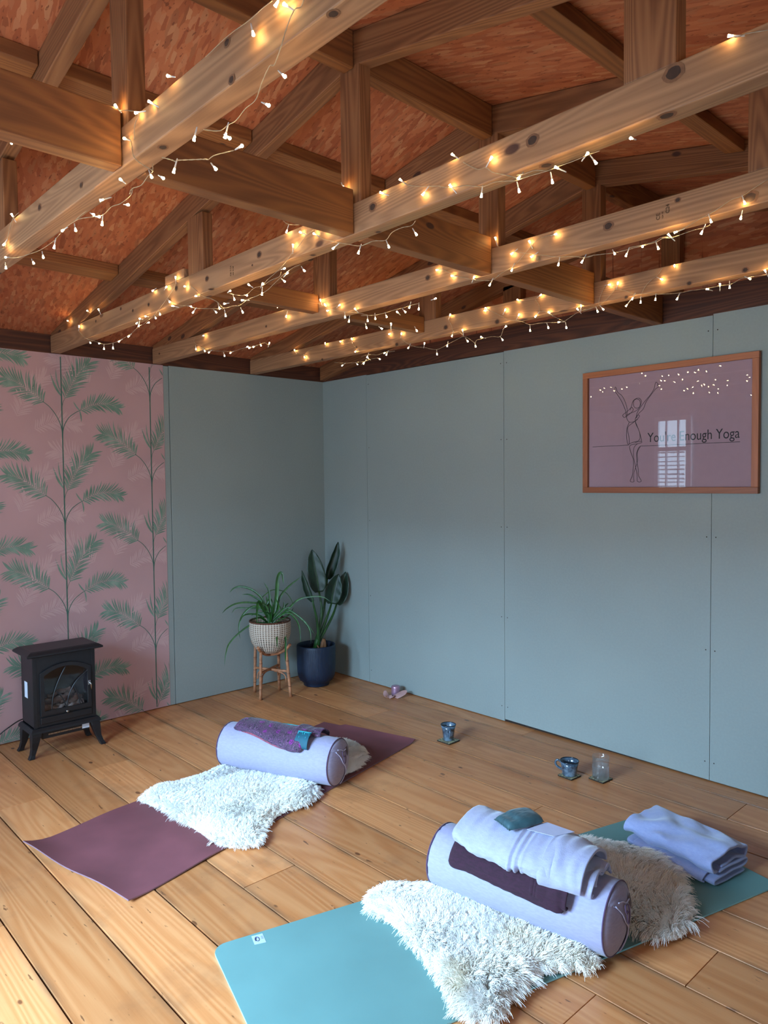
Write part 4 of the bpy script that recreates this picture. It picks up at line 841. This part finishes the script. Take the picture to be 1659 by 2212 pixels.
# ------------------------------------------------------------------ sheepskins
def pdist(P, poly):
    A_ = np.array(poly); B_ = np.roll(A_, -1, 0); d = np.full(len(P), 9.); G = np.zeros((len(P), 2)); ins = np.zeros(len(P), bool)
    for a, b in zip(A_, B_):
        ab = b-a; t_ = np.clip(((P-a)@ab)/(ab@ab), 0, 1); c = a+t_[:, None]*ab; v_ = P-c; l = np.hypot(*v_.T); m = l < d; d[m] = l[m]; G[m] = -v_[m]/np.maximum(l[m], 1e-6)[:, None]
        cr = ((a[1] > P[:, 1]) != (b[1] > P[:, 1])) & (P[:, 0] < (b[0]-a[0])*(P[:, 1]-a[1])/(b[1]-a[1]+1e-12)+a[0]); ins ^= cr
    return d, G, ins
def sheepskin(label, poly, bol, z0, n_hair, mat_, length, seed):
    poly = [(p.x, p.y) for p in spline([Vector((a, b, 0)) for a, b in poly+[poly[0]]], 5)][:-1]
    r = np.random.default_rng(seed); c0 = np.mean(poly, 0); sk = thing('sheepskin', label, 'sheepskin', (c0[0], c0[1], z0))
    bc_, bang, bR = bol; bn = np.array([-math.sin(bang), math.cos(bang)]); ba = np.array([math.cos(bang), math.sin(bang)])
    def hz(P, d):
        n_ = np.abs((P-bc_)@bn); u_ = np.abs((P-bc_)@ba); under = np.clip(1-(n_-.05)/.05, 0, 1)*np.clip(1-(u_-.31)/.05, 0, 1)
        lump = np.array([pnoise(Vector((x*9+seed, y*9, 0))) for x, y in P])
        h = .020*np.clip(d/.05, 0, 1)**.6*(1+.35*lump); return z0+.0015+h*(1-under)+.004*under
    st_ = .0125; x0, y0 = np.min(poly, 0); x1, y1 = np.max(poly, 0); xs = np.arange(x0, x1, st_); ysx = np.arange(y0, y1, st_)
    P = np.array([(x, y) for x in xs for y in ysx]); d, G, ins = pdist(P, poly); Zs = hz(P, d); ok = ins & (d > .004); idx = {}
    mb = MB(); vs = []
    for k in np.where(ok)[0]: idx[k] = len(vs); vs.append((P[k, 0], P[k, 1], Zs[k]))
    ny = len(ysx); fs = []
    for k in idx:
        q = (k, k+ny, k+ny+1, k+1)
        if all(j in idx for j in q) and (k+1) % ny: fs.append(tuple(idx[j] for j in q))
    mb.add(vs, fs, smooth=True)
    mb.build('hide', mat_, sk)
    R_ = []; 
    while sum(map(len, R_)) < n_hair:
        Q = r.uniform((x0, y0), (x1, y1), (n_hair, 2)); d, G, ins = pdist(Q, poly); nn = np.abs((Q-bc_)@bn); uu = np.abs((Q-bc_)@ba)
        R_.append(Q[ins & (d > .001) & ~((nn < .058) & (uu < .30))])
    Q = np.vstack(R_)[:n_hair]; d, G, ins = pdist(Q, poly); Zr = hz(Q, d); N = len(Q)
    CS = .0115; cell = np.floor(Q/CS+np.stack([np.sin(Q[:, 1]*60), np.cos(Q[:, 0]*60)], 1)*.45); key = (cell[:, 0]*73856093+cell[:, 1]*19349663).astype(np.int64) % 9973
    crand = r.normal(0, 1, (9973, 2)); cc = (cell+.5)*CS
    flow = np.array([(pnoise(Vector((x*5+seed*3, y*5, 3))), pnoise(Vector((x*5, y*5+seed*3, 9)))) for x, y in Q])
    out = G*np.clip(1-d/.05, 0, 1)[:, None]*.55
    dirh = flow*1.1+out+crand[key]*.20+r.normal(0, .16, (N, 2))
    L = length*r.uniform(.7, 1.15, N)*(1+(.30*np.clip(crand[key][:, 0], -1.5, 2))*np.clip(1-d/.03, .25, 1)); K = 5; pts = np.zeros((N, K, 3)); 
    edge = np.clip(1-d/.035, 0, 1)
    for k in range(K):
        t_ = k/(K-1); lat = (t_**1.4)[None] if False else t_**1.4; up = (1-(1-t_)**1.6)*(.62-.30*edge)-.30*t_**3*edge
        pts[:, k, :2] = Q+dirh*(L*lat*.62)[:, None]+(cc-Q)*(.5*t_**1.2)*(1-edge[:, None]*.6); pts[:, k, 2] = Zr+L*up
    pts[:, :, 2] = np.maximum(pts[:, :, 2], z0+.002)
    # keep the wool out of the bolster standing on it
    rel = pts[:, :, :2]-bc_; n_ = rel@bn; u_ = np.abs(rel@ba); zc = z0+.006+bR; dz = pts[:, :, 2]-zc; rr = np.hypot(n_, dz); m = (rr < bR) & (u_ < .32)
    s_ = np.where(n_ < 0, -1, 1); lim = np.sqrt(np.maximum(bR**2-dz**2, 0)); shift = np.where(m, s_*lim-n_, 0); pts[:, :, :2] += shift[..., None]*bn
    hc = bpy.data.hair_curves.new('fleece'); hc.add_curves([K]*N); W0 = np.array(sk['_w'])
    hc.attributes['position'].data.foreach_set('vector', (pts-W0).astype('f').ravel()) if 'position' in hc.attributes else hc.points.foreach_set('position', (pts-W0).astype('f').ravel())
    ra = hc.attributes.get('radius') or hc.attributes.new('radius', 'FLOAT', 'POINT'); ra.data.foreach_set('value', np.tile(np.array([.0006, .0006, .0006, .0005, .0003], 'f'), N))
    hc.materials.append(MATS[mat_]); o = bpy.data.objects.new('fleece', hc); COL.objects.link(o); o.parent = sk; o['kind'] = 'stuff'; return sk
B1 = (np.array([1.444, -1.417]), .392, .109); B2 = (np.array([2.944, -1.521]), .149, .108)
sheepskin('small white sheepskin lying on the plum yoga mat, half under the scarf-topped bolster',
  [(1.235, -2.045), (1.185, -1.95), (1.20, -1.78), (1.17, -1.62), (1.16, -1.45), (1.19, -1.2), (1.24, -1.02), (1.38, -.90), (1.50, -.93), (1.595, -1.03), (1.65, -1.12), (1.655, -1.22), (1.62, -1.32), (1.74, -1.42), (1.80, -1.52), (1.79, -1.65), (1.86, -1.80), (1.955, -1.885), (1.90, -1.965), (1.80, -1.995), (1.64, -2.0), (1.42, -2.01)], B1, .0065, 120000, 'wool', .036, 3)
sheepskin('large long-haired white sheepskin on the turquoise mat, half under the blanket-topped bolster',
  [(2.53, -1.83), (2.51, -1.74), (2.60, -1.65), (2.65, -1.55), (2.66, -1.4), (2.68, -1.2), (2.74, -1.05), (2.86, -.93), (3.00, -.875), (3.14, -.90), (3.24, -1.01), (3.315, -1.12), (3.345, -1.24), (3.325, -1.31), (3.25, -1.34), (3.16, -1.36), (3.17, -1.5), (3.25, -1.575), (3.19, -1.66), (3.145, -1.74), (3.15, -1.85), (3.18, -1.93), (3.165, -1.98), (3.11, -2.0), (3.02, -1.965), (2.94, -1.935), (2.84, -1.90), (2.70, -1.86), (2.60, -1.86)], B2, .0065, 140000, 'wool_cream', .050, 5)

# ------------------------------------------------------------------ bolsters
def bolster(label, bol, zb, L=.615):
    c, ang, R = bol; ax = Vector((math.cos(ang), math.sin(ang), 0)); n_ = Vector((-math.sin(ang), math.cos(ang), 0)); up = Vector((0, 0, 1)); C0 = Vector((c[0], c[1], zb+R))
    b = thing('bolster', label, 'bolster cushion', (c[0], c[1], zb)); nr = 72
    mb = MB(); P_ = []
    for i in range(61):
        u = -L/2+L*i/60; e = abs(2*u/L); row = []
        for k in range(nr+1):
            a = 2*math.pi*k/nr; pk = .0016*math.sin(k*2.9+(k*k % 7))*max(0, (e-.86)/.14)
            rr = R*(1-.035*e**10)+pk+.0012*pnoise(Vector((u*7, math.cos(a)*1.3, math.sin(a)*1.3))); 
            if math.sin(a) < -.93: rr *= 1-.02*(-.93-math.sin(a))/.07
            row.append(C0+ax*u+(n_*math.cos(a)+up*math.sin(a))*rr)
        P_.append(row)
    mb.grid(P_); mb.build('cover', 'lavender_linen', b)
    def cap_pt(sg, p, q, lift=0):
        r2 = min(1, p*p+q*q); return C0+ax*sg*(L/2-.001+.026*(1-r2)**.75+lift)+(n_*p+up*q)*R*.965
    for sg in (-1, 1):
        mb = MB(); P_ = [[cap_pt(sg, rr*math.cos(a), rr*math.sin(a)) for a in np.linspace(0, 2*math.pi, nr+1)] for rr in np.linspace(.001, 1, 14)]; mb.grid(P_); mb.build('end_panel', 'lavender_dim', b)
        mb = MB(); mb.tube([cap_pt(sg, 1.012*math.cos(a), 1.012*math.sin(a)) for a in np.linspace(0, 2*math.pi, nr+1)], .0026, 7, cap=False); mb.build('piping', 'piping', b)
    E_ = spline([Vector((-.48, .62, 0)), Vector((-.22, .32, 0)), Vector((-.05, .02, 0)), Vector((.18, -.22, 0)), Vector((.3, -.55, 0)), Vector((.16, -.86, 0)), Vector((.06, -.985, 0))], 5)
    th0, th1 = math.atan2(.62, -.48)+.15, math.atan2(-.985, .06); P_ = []
    for i, p in enumerate(E_):
        a = th0+(th1-th0)*i/(len(E_)-1); q = Vector((math.cos(a)*.985, math.sin(a)*.985, 0)); row = []
        for k in range(9):
            m_ = p.lerp(q, k/8); l_ = m_.length; m_ = m_*(.985/l_) if l_ > .985 else m_; row.append(cap_pt(1, m_.x, m_.y, .0045*(1-k/8*.8)+.0012*math.sin(k*1.7+i*.6)))
        P_.append(row)
    mb = MB(); mb.grid(P_); fl = mb.build('end_flap', 'lavender_dim', b); m_ = fl.modifiers.new('solid', 'SOLIDIFY'); m_.thickness = .0015
    mb = MB(); mb.tube([cap_pt(1, p.x, p.y, .0055) for p in E_], .0022, 7); mb.build('flap_edge', 'cord_white', b)
    for k, pts_ in enumerate(((( -.36, .68), (-.12, .62), (.06, .52), (.3, .52)), ((-.1, .52), (.08, .48), (.12, .25), (.06, .02), (-.03, .0), (-.08, .22), (-.02, .34), (.05, .26)), ((-.16, .56), (-.18, .38), (-.1, .3)))):
        mb = MB(); mb.tube(spline([cap_pt(1, p, q, .009+.003*k) for p, q in pts_], 6), .0020, 7); mb.build('tie_cord', 'cord_white' if k == 0 else 'piping', b)
    mb = MB(); tp = [cap_pt(1, p, q, .008) for p, q in ((.3, .52), (.52, .58), (.54, .34), (.42, .18), (.34, .36))]; mb.add(tp, [(0, 1, 2, 3, 4)]); tg = mb.build('fabric_tag', 'tag_dark', b); m_ = tg.modifiers.new('solid', 'SOLIDIFY'); m_.thickness = .001
    return b, C0, ax, n_, up, R
bo1 = bolster('lavender bolster on the plum mat with the purple patterned scarf on it', B1, .0125)
bo2 = bolster('lavender bolster on the turquoise mat carrying folded blankets', B2, .0125)

# ------------------------------------------------------------------ cloths
def on_bolster(bo):
    _, C0, ax, n_, up, R = bo
    return lambda u, s, h: C0+ax*u+(n_*math.sin(s/R)+up*math.cos(s/R))*(R+h)
def cloth_roll(name, f, u0, u1, sec, matn, parent, nu=50, ns=48, rough=.004, seed=0, subs=1):
    """closed soft body along u: sec(t) -> (centre s, centre h, half width, half height)"""
    P_ = []
    for i in range(nu+1):
        t_ = i/nu; u = u0+(u1-u0)*t_; cs, ch, hw, hh = sec(t_); e = min(t_, 1-t_); sc_ = min(1, (e/.05)) if e < .05 else 1; sc_ = math.sqrt(max(.0, 1-(1-sc_)**2))*.999+.001; row = []
        for k in range(ns+1):
            a = 2*math.pi*k/ns; ca, sa = math.cos(a), math.sin(a); x = math.copysign(abs(ca)**.55, ca); y = math.copysign(abs(sa)**.6, sa)
            nz = rough*pnoise(Vector((u*16+seed, ca*1.6, sa*1.6)))+rough*.5*pnoise(Vector((u*45+seed, ca*4, sa*4)))
            hh_ = hh*(.35+.65*sc_); row.append(f(u, cs+x*hw*(.86+.14*sc_)+nz*ca, max(.001, ch+y*hh_*sc_+nz*(sa if sa > -.2 else 0))))
        P_.append(row)
    mb = MB(); mb.grid(P_); mb.add(P_[0][:-1], [tuple(range(ns))]); mb.add(P_[-1][:-1], [tuple(range(ns))])
    o = mb.build(name, matn, parent); return o
def cloth_strip(name, f, prof, u0, u1, th, matn, parent, nu=30, rough=.003, seed=0, taper=None):
    """a folded sheet: profile path in (s, h) swept along u, given thickness"""
    S = spline([Vector((a, b, 0)) for a, b in prof], 5); P_ = []
    for i in range(nu+1):
        t_ = i/nu; row = []
        for k, p in enumerate(S):
            tp = taper(t_, p) if taper else (p.x, p.y); nz = rough*pnoise(Vector((t_*5+seed, p.x*18, p.y*18))); u = u0+(u1-u0)*t_+.006*pnoise(Vector((k*.12, seed, t_)))
            row.append(f(u, tp[0], tp[1]+nz))
        P_.append(row)
    mb = MB(); mb.grid(P_); o = mb.build(name, matn, parent); m_ = o.modifiers.new('solid', 'SOLIDIFY'); m_.thickness = th; m_.offset = 0
    b_ = o.modifiers.new('sub', 'SUBSURF'); b_.levels = 1; b_.render_levels = 1; return o
f2 = on_bolster(bo2); f1 = on_bolster(bo1)
w2_ = tuple(f2(0, -.06, .02)); pb = thing('folded_blanket', 'dark plum fleece blanket folded on the bolster beneath the pale lilac blanket', 'blanket', w2_)
cloth_roll('fold', f2, -.215, .195, lambda t_: (-.068-.012*t_, .016, .062+.008*t_, .0155), 'fleece_plum', pb, rough=.004, seed=4)
cloth_strip('loose_edge', f2, [(-.13, .012), (-.125, .028), (-.09, .036), (-.05, .036)], .085, .108, .007, 'fleece_plum', pb, 10, .004, 3)
cloth_strip('loose_edge', f2, [(-.128, .006), (-.132, .02), (-.11, .034), (-.06, .034), (-.03, .03)], .108, .205, .007, 'fleece_plum', pb, 16, .005, 8)
wb = tuple(f2(0, 0, .06)); lb_ = thing('folded_blanket', 'pale lilac fleece blanket folded on top of the bolster, under the eye pillow', 'blanket', wb)
def sec_l(t_):
    rid = .0035*(math.sin((t_-.60)*115) if .60 < t_ < .74 else 0)
    return (-.010-.006*math.sin(t_*3.0), .058+.004*math.sin(t_*3.1), .078-.014*(1-t_)**3+rid, .026+.003*math.sin(t_*3)+rid)
cloth_roll('fold', f2, -.212, .165, sec_l, 'fleece_lilac', lb_, nu=90, rough=.006, seed=1)
cloth_strip('loose_fold', f2, [(-.088, .034), (-.098, .045), (-.088, .070), (-.05, .086), (0, .089), (.05, .08), (.08, .055)], .115, .245, .009, 'fleece_lilac', lb_, 26, .009, 6, lambda t_, p: (p.x*(1-.10*t_), p.y-.016*t_))
cloth_strip('loose_fold', f2, [(-.078, .010), (-.09, .025), (-.08, .045), (-.04, .058), (.01, .042), (.04, .052), (.07, .042), (.078, .025)], .15, .268, .008, 'fleece_lilac', lb_, 24, .010, 12, lambda t_, p: (p.x*(1-.12*t_)-.004, max(.008, p.y-.022*t_)))
cloth_strip('loose_fold', f2, [(-.045, .012), (-.05, .03), (-.02, .045), (.0, .02), (.03, .04), (.05, .018)], .15, .268, .008, 'fleece_lilac', lb_, 18, .008, 15, lambda t_, p: (p.x, max(.008, p.y-.01*t_)))
# card and eye pillow
cz = [at(x, y, 2, .320) for x, y in ((1138, 1792), (1196, 1807), (1241, 1797.5), (1181, 1776.5))]
mb = MB(); mb.add(cz+[p+Vector((0, 0, .0012)) for p in cz], [(3, 2, 1, 0), (4, 5, 6, 7), (0, 1, 5, 4), (1, 2, 6, 5), (2, 3, 7, 6), (3, 0, 4, 7)]); tag(mb.build('card', 'card_white', None, 0, tuple(cz[0])), 'pale square card lying on the lilac blanket beside the teal eye pillow', 'card')
pc_ = at(1122, 1772, 2, .327); ux = (at(1172, 1762, 2, .327)-at(1080, 1785, 2, .327)).normalized(); uy = Vector((-ux.y, ux.x, 0)); P_ = []
for i in range(33):
    row = []; a = -1+2*i/32
    for j in range(25):
        b = -1+2*j/24; ed = max(0, (1-abs(a)**3.2))*max(0, (1-abs(b)**3)); hh = .029*ed**.5
        sag = .008*math.exp(-((a+.55)**2)/.05)*(1-abs(b)**2); nz = .0022*pnoise(Vector((a*2.5, b*9, 2)))+.0012*math.sin(b*26+a*3)*max(0, a-.5)*2
        row.append((a, b, hh, sag, nz))
    P_.append(row)
top_ = [[pc_+ux*(a*.068)+uy*(b*.047*(1-.10*abs(a)))+Vector((0, 0, hh-sag+nz*1.2)) for a, b, hh, sag, nz in r] for r in P_]; bot_ = [[pc_+ux*(a*.068)+uy*(b*.047*(1-.10*abs(a)))+Vector((0, 0, -hh*.35)) for a, b, hh, sag, nz in r] for r in P_]
ep = thing('eye_pillow', 'small dark teal satin eye pillow resting on the lilac blanket', 'eye pillow', tuple(pc_))
mb = MB(); mb.grid(top_); mb.grid(bot_); mb.build('pillow_body', 'satin_teal', ep)
mb = MB(); mb.tube([top_[0][j]+Vector((0, 0, .001*(j % 3))) for j in range(25)], .0022, 6); mb.build('sewn_edge', 'satin_teal', ep)
# towel-like blue fleece on the far end of the turquoise mat
A0 = Vector((2.925, -.842, .0065)); U_ = Vector((.985, -.17, 0)); V_ = Vector((.17, .985, 0))
ft = lambda u, s, h: A0+U_*u+V_*s+Vector((0, 0, h))
tw = thing('folded_blanket', 'periwinkle fleece blanket folded flat on the far end of the turquoise mat', 'blanket', tuple(A0+U_*.18+V_*.1))
cloth_strip('lower_fold', ft, [(.19, .010), (.10, .009), (.02, .009), (.002, .018), (.015, .027), (.10, .030), (.18, .031), (.204, .040), (.185, .050), (.10, .050), (.03, .048)], .01, .378, .0095, 'fleece_blue', tw, 34, .003, 2)
cloth_strip('upper_fold', ft, [(.05, .060), (.12, .062), (.175, .064), (.192, .062), (.212, .070), (.208, .088), (.18, .099), (.10, .106), (.04, .103), (.006, .092), (-.006, .072), (.004, .056), (.03, .052)], 0, .372, .0105, 'fleece_blue', tw, 60, .016, 5)
cloth_strip('loose_fold', ft, [(-.004, .010), (-.016, .018), (-.010, .034), (.02, .040), (.06, .040)], .05, .345, .007, 'fleece_blue', tw, 34, .005, 9)
# patterned scarf
ws = tuple(f1(0, 0, .02)); sf = thing('folded_scarf', 'purple and navy patterned scarf folded along the top of the far bolster', 'scarf', ws)
cloth_roll('fold', f1, -.235, .175, lambda t_: (-.010-.028*(t_)+.012*math.sin(t_*6), .016, .062+.010*t_-.012*(1-t_)**4, .014+.002*math.sin(t_*9)), 'scarf_print', sf, nu=70, rough=.005, seed=9)
def scarf_edge(u): T = (u+.235)/.41; return -.010-.028*T+.012*math.sin(T*6)-(.062+.010*T-.012*(1-T)**4)*.93-.010*math.sin(math.pi*min(1, max(0, T*1.1)))
cloth_strip('border', f1, [(-.083, .003), (-.079, .005), (-.06, .006), (-.02, .006)], -.19, .12, .003, 'scarf_rose', sf, 24, .001, 2, lambda t_, p: (p.x+.083+scarf_edge(-.19+.31*t_), p.y))
cloth_strip('corner_fold', f1, [(-.07, .014), (-.05, .032), (0, .034), (.05, .032), (.075, .018)], .10, .225, .005, 'scarf_print', sf, 20, .007, 5, lambda t_, p: (p.x*(1-.35*t_)+.03*t_, max(.006, p.y-.008*t_)))
tl_ = cloth_strip('teal_border', f1, [(-.098, .006), (-.095, .02), (-.065, .036), (-.035, .038)], .128, .20, .003, 'scarf_teal', sf, 14, .001, 2)
mb = MB()
for du in (0, .034):
    K_ = [(.134, .1), (.134, .9), (.160, .9), (.160, .35), (.147, .35), (.147, .62)]
    mb.tube([f1(u+du, -.094+.055*v_, .022+.020*min(1, v_*1.3)) for u, v_ in K_], .0019, 6)
mb.tube([f1(.130, -.097, .014), f1(.199, -.097, .014)], .0018, 6); mb.tube([f1(.130, -.04, .041), f1(.199, -.04, .041)], .0018, 6)
mb.build('key_pattern', 'scarf_cyan', tl_)
cloth_strip('cyan_border', f1, [(.045, .024), (.06, .026), (.078, .016)], -.10, .13, .004, 'scarf_cyan', sf, 20, .003, 12)
cloth_strip('magenta_lining', f1, [(-.088, .006), (-.086, .018), (-.07, .024)], .105, .13, .004, 'scarf_magenta', sf, 6, .001, 1)

# ------------------------------------------------------------------ cups and glass on coasters
def coaster(L, B_, R_, label):
    l, b, r = at(*L, 2, 0), at(*B_, 2, 0), at(*R_, 2, 0); t_ = l+r-b; c = (l+r)/2
    e1 = (b-l).normalized(); s_ = ((b-l).length+(r-b).length)/4; e2 = Vector((-e1.y, e1.x, 0)); e2 = e2 if e2.dot(r-b) > 0 else -e2; o = thing('coaster', label, 'coaster', (c.x, c.y, 0), 'square coasters')
    def sq(hs, rad, z): 
        return [tuple(c+e1*(sx*(hs-rad)+rad*math.cos(a))+e2*(sy*(hs-rad)+rad*math.sin(a))+Vector((0, 0, z))) for sx, sy, a0 in ((1, 1, 0), (-1, 1, 90), (-1, -1, 180), (1, -1, 270)) for a in [math.radians(a0+k*22.5) for k in range(5)]]
    mb = MB(); A_, B2_ = sq(s_, .006, .0008), sq(s_, .006, .0055); mb.add(A_+B2_, [(i, (i+1) % 20, 20+(i+1) % 20, 20+i) for i in range(20)]+[tuple(range(20))[::-1], tuple(range(20, 40))]); mb.build('cork_base', 'coaster_dark', o)
    mb = MB(); A_, B2_ = sq(s_*.955, .005, .0052), sq(s_*.955, .005, .0062); mb.add(A_+B2_, [(i, (i+1) % 20, 20+(i+1) % 20, 20+i) for i in range(20)]+[tuple(range(20, 40))]); mb.build('patterned_top', 'coaster_top', o); return c
c1 = coaster((944.5, 1600.6), (973.4, 1610.3), (993, 1600.6), 'square patterned coaster under the lone handled cup near the plum mat')
c2_ = coaster((1203, 1675), (1234.7, 1686.8), (1257.3, 1678), 'square patterned coaster under the wide blue mug, left of the water glass')
c3 = coaster((1270, 1682), (1301.6, 1693.7), (1325, 1684), 'square patterned coaster under the glass of water')
ZC = .0063
def mug(c, prof_o, prof_i, hdir, hz, label):
    o = thing('mug', label, 'mug', (c.x, c.y, ZC)); mb = MB(); mb.lathe([(r, z+ZC) for r, z in prof_o+prof_i], (c.x, c.y, 0), 48); mb.build('cup_body', 'stoneware', o)
    mb = MB(); rr, rz = prof_o[-1]; mb.tube([Vector((c.x+(rr-.001)*math.cos(a), c.y+(rr-.001)*math.sin(a), ZC+rz)) for a in np.linspace(0, 2*math.pi, 49)], .0021, 8, cap=False); mb.build('dark_rim', 'stoneware_rim', o)
    d = Vector((hdir[0], hdir[1], 0)).normalized(); (z0, r0), (z1, r1) = hz
    cc = Vector((c.x, c.y, ZC)); H_ = [cc+d*(r1-.002)+Vector((0, 0, z1)), cc+d*(r1+.016)+Vector((0, 0, z1+.007)), cc+d*(r1+.026)+Vector((0, 0, z1-.006)), cc+d*(r1+.020)+Vector((0, 0, (z0+z1)/2-.004)), cc+d*(r0+.008)+Vector((0, 0, z0+.004)), cc+d*(r0-.002)+Vector((0, 0, z0))]
    mb = MB(); mb.tube(spline(H_, 6), .0055, 10); mb.build('handle', 'stoneware', o)
    mb = MB(); r_i = prof_i[0][0]*.93; mb.lathe([(.0001, prof_o[-1][1]*.72+ZC), (r_i*.93, prof_o[-1][1]*.72+ZC)], (c.x, c.y, 0), 32); mb.build('dark_tea', 'stoneware_rim', o)
mug(c1, [(.0001, 0), (.025, .0), (.028, .004), (.031, .03), (.035, .06), (.0415, .086)], [(.0385, .084), (.033, .06), (.028, .02), (.0001, .015)], (AX_F[0]*-1+.1, AX_F[1]*-1), ((.022, .030), (.066, .036)), 'small blue stoneware cup, handle facing forward, alone on its coaster')
mug(c2_, [(.0001, 0), (.031, .0), (.034, .004), (.0345, .012), (.036, .02), (.0365, .022), (.039, .045), (.0445, .070)], [(.0415, .068), (.036, .045), (.031, .012), (.0001, .009)], (-.97, -.40), ((.022, .037), (.058, .041)), 'wide blue stoneware mug with side handle, left of the water glass')
gl_ = thing('water_glass', 'clear cut-glass tumbler of water on the rightmost coaster', 'glass', (c3.x, c3.y, ZC))
def cut(a, z): return 1+(-.025*abs(math.sin(a*9+z*260))*abs(math.sin(a*9-z*260)) if .012+ZC < z < .058+ZC else 0)
mb = MB(); mb.lathe([(.0388+.0008*k/30, ZC+.004+.101*k/30) for k in range(17, 31)]+[(.0388, ZC+.1065), (.0372, ZC+.105), (.0366, ZC+.06)], (c3.x, c3.y, 0), 60); tb_ = mb.build('tumbler', 'glass', gl_)
mb = MB(); mb.lathe([(.0001, ZC+.0005), (.036, ZC+.0005), (.0385, ZC+.003)]+[(.0388+.0008*k/30, ZC+.004+.101*k/30) for k in range(18)], (c3.x, c3.y, 0), 90, rfun=cut); mb.lathe([(.0366, ZC+.061), (.0358, ZC+.014), (.0001, ZC+.012)], (c3.x, c3.y, 0), 60); mb.build('cut_base', 'cut_glass', tb_)
mb = MB(); mb.lathe([(.0001, ZC+.0125), (.0352, ZC+.0145), (.0360, ZC+.055), (.0363, ZC+.082), (.0001, ZC+.082)], (c3.x, c3.y, 0), 60); mb.build('water', 'water', gl_)
# candle by the wall
cp = at(852, 1503, 2, 0); cp = Vector((cp.x, min(cp.y+.012, -.055), 0))
cj = thing('candle_jar', 'rose metallic candle jar standing on the floor against the sage wall', 'candle', (cp.x, cp.y, .004))
mb = MB(); mb.lathe([(.0001, .004), (.026, .004), (.028, .008), (.029, .02), (.029, .056), (.027, .064), (.024, .066), (.0001, .066)], (cp.x, cp.y, 0), 40); mb.build('jar', 'rose_metal', cj)
rb = thing('fabric_petals', 'dusty pink cloth petals lying around the foot of the candle jar', 'cloth decoration', (cp.x, cp.y-.03, 0))
for pts_, w_, fc in (([(-.060, -.040, .030), (-.045, -.050, .010), (-.015, -.058, .004), (.018, -.050, .012)], .036, (.3, -.3, 1)), ([(-.02, -.055, .003), (.010, -.075, .004), (.030, -.055, .016), (.012, -.042, .006)], .022, (.3, -.6, .8)), ([(.012, -.04, .004), (.045, -.03, .012), (.075, .004, .034), (.088, .018, .045)], .042, (.3, -.8, .8))):
    mb = MB(); ribbon(mb, [cp+Vector(p) for p in pts_], w_, .3, 6, lambda t_: math.sin(math.pi*(.12+.8*t_)), Vector(fc)); o = mb.build('petal', 'rose_cloth', rb); m_ = o.modifiers.new('solid', 'SOLIDIFY'); m_.thickness = .0015
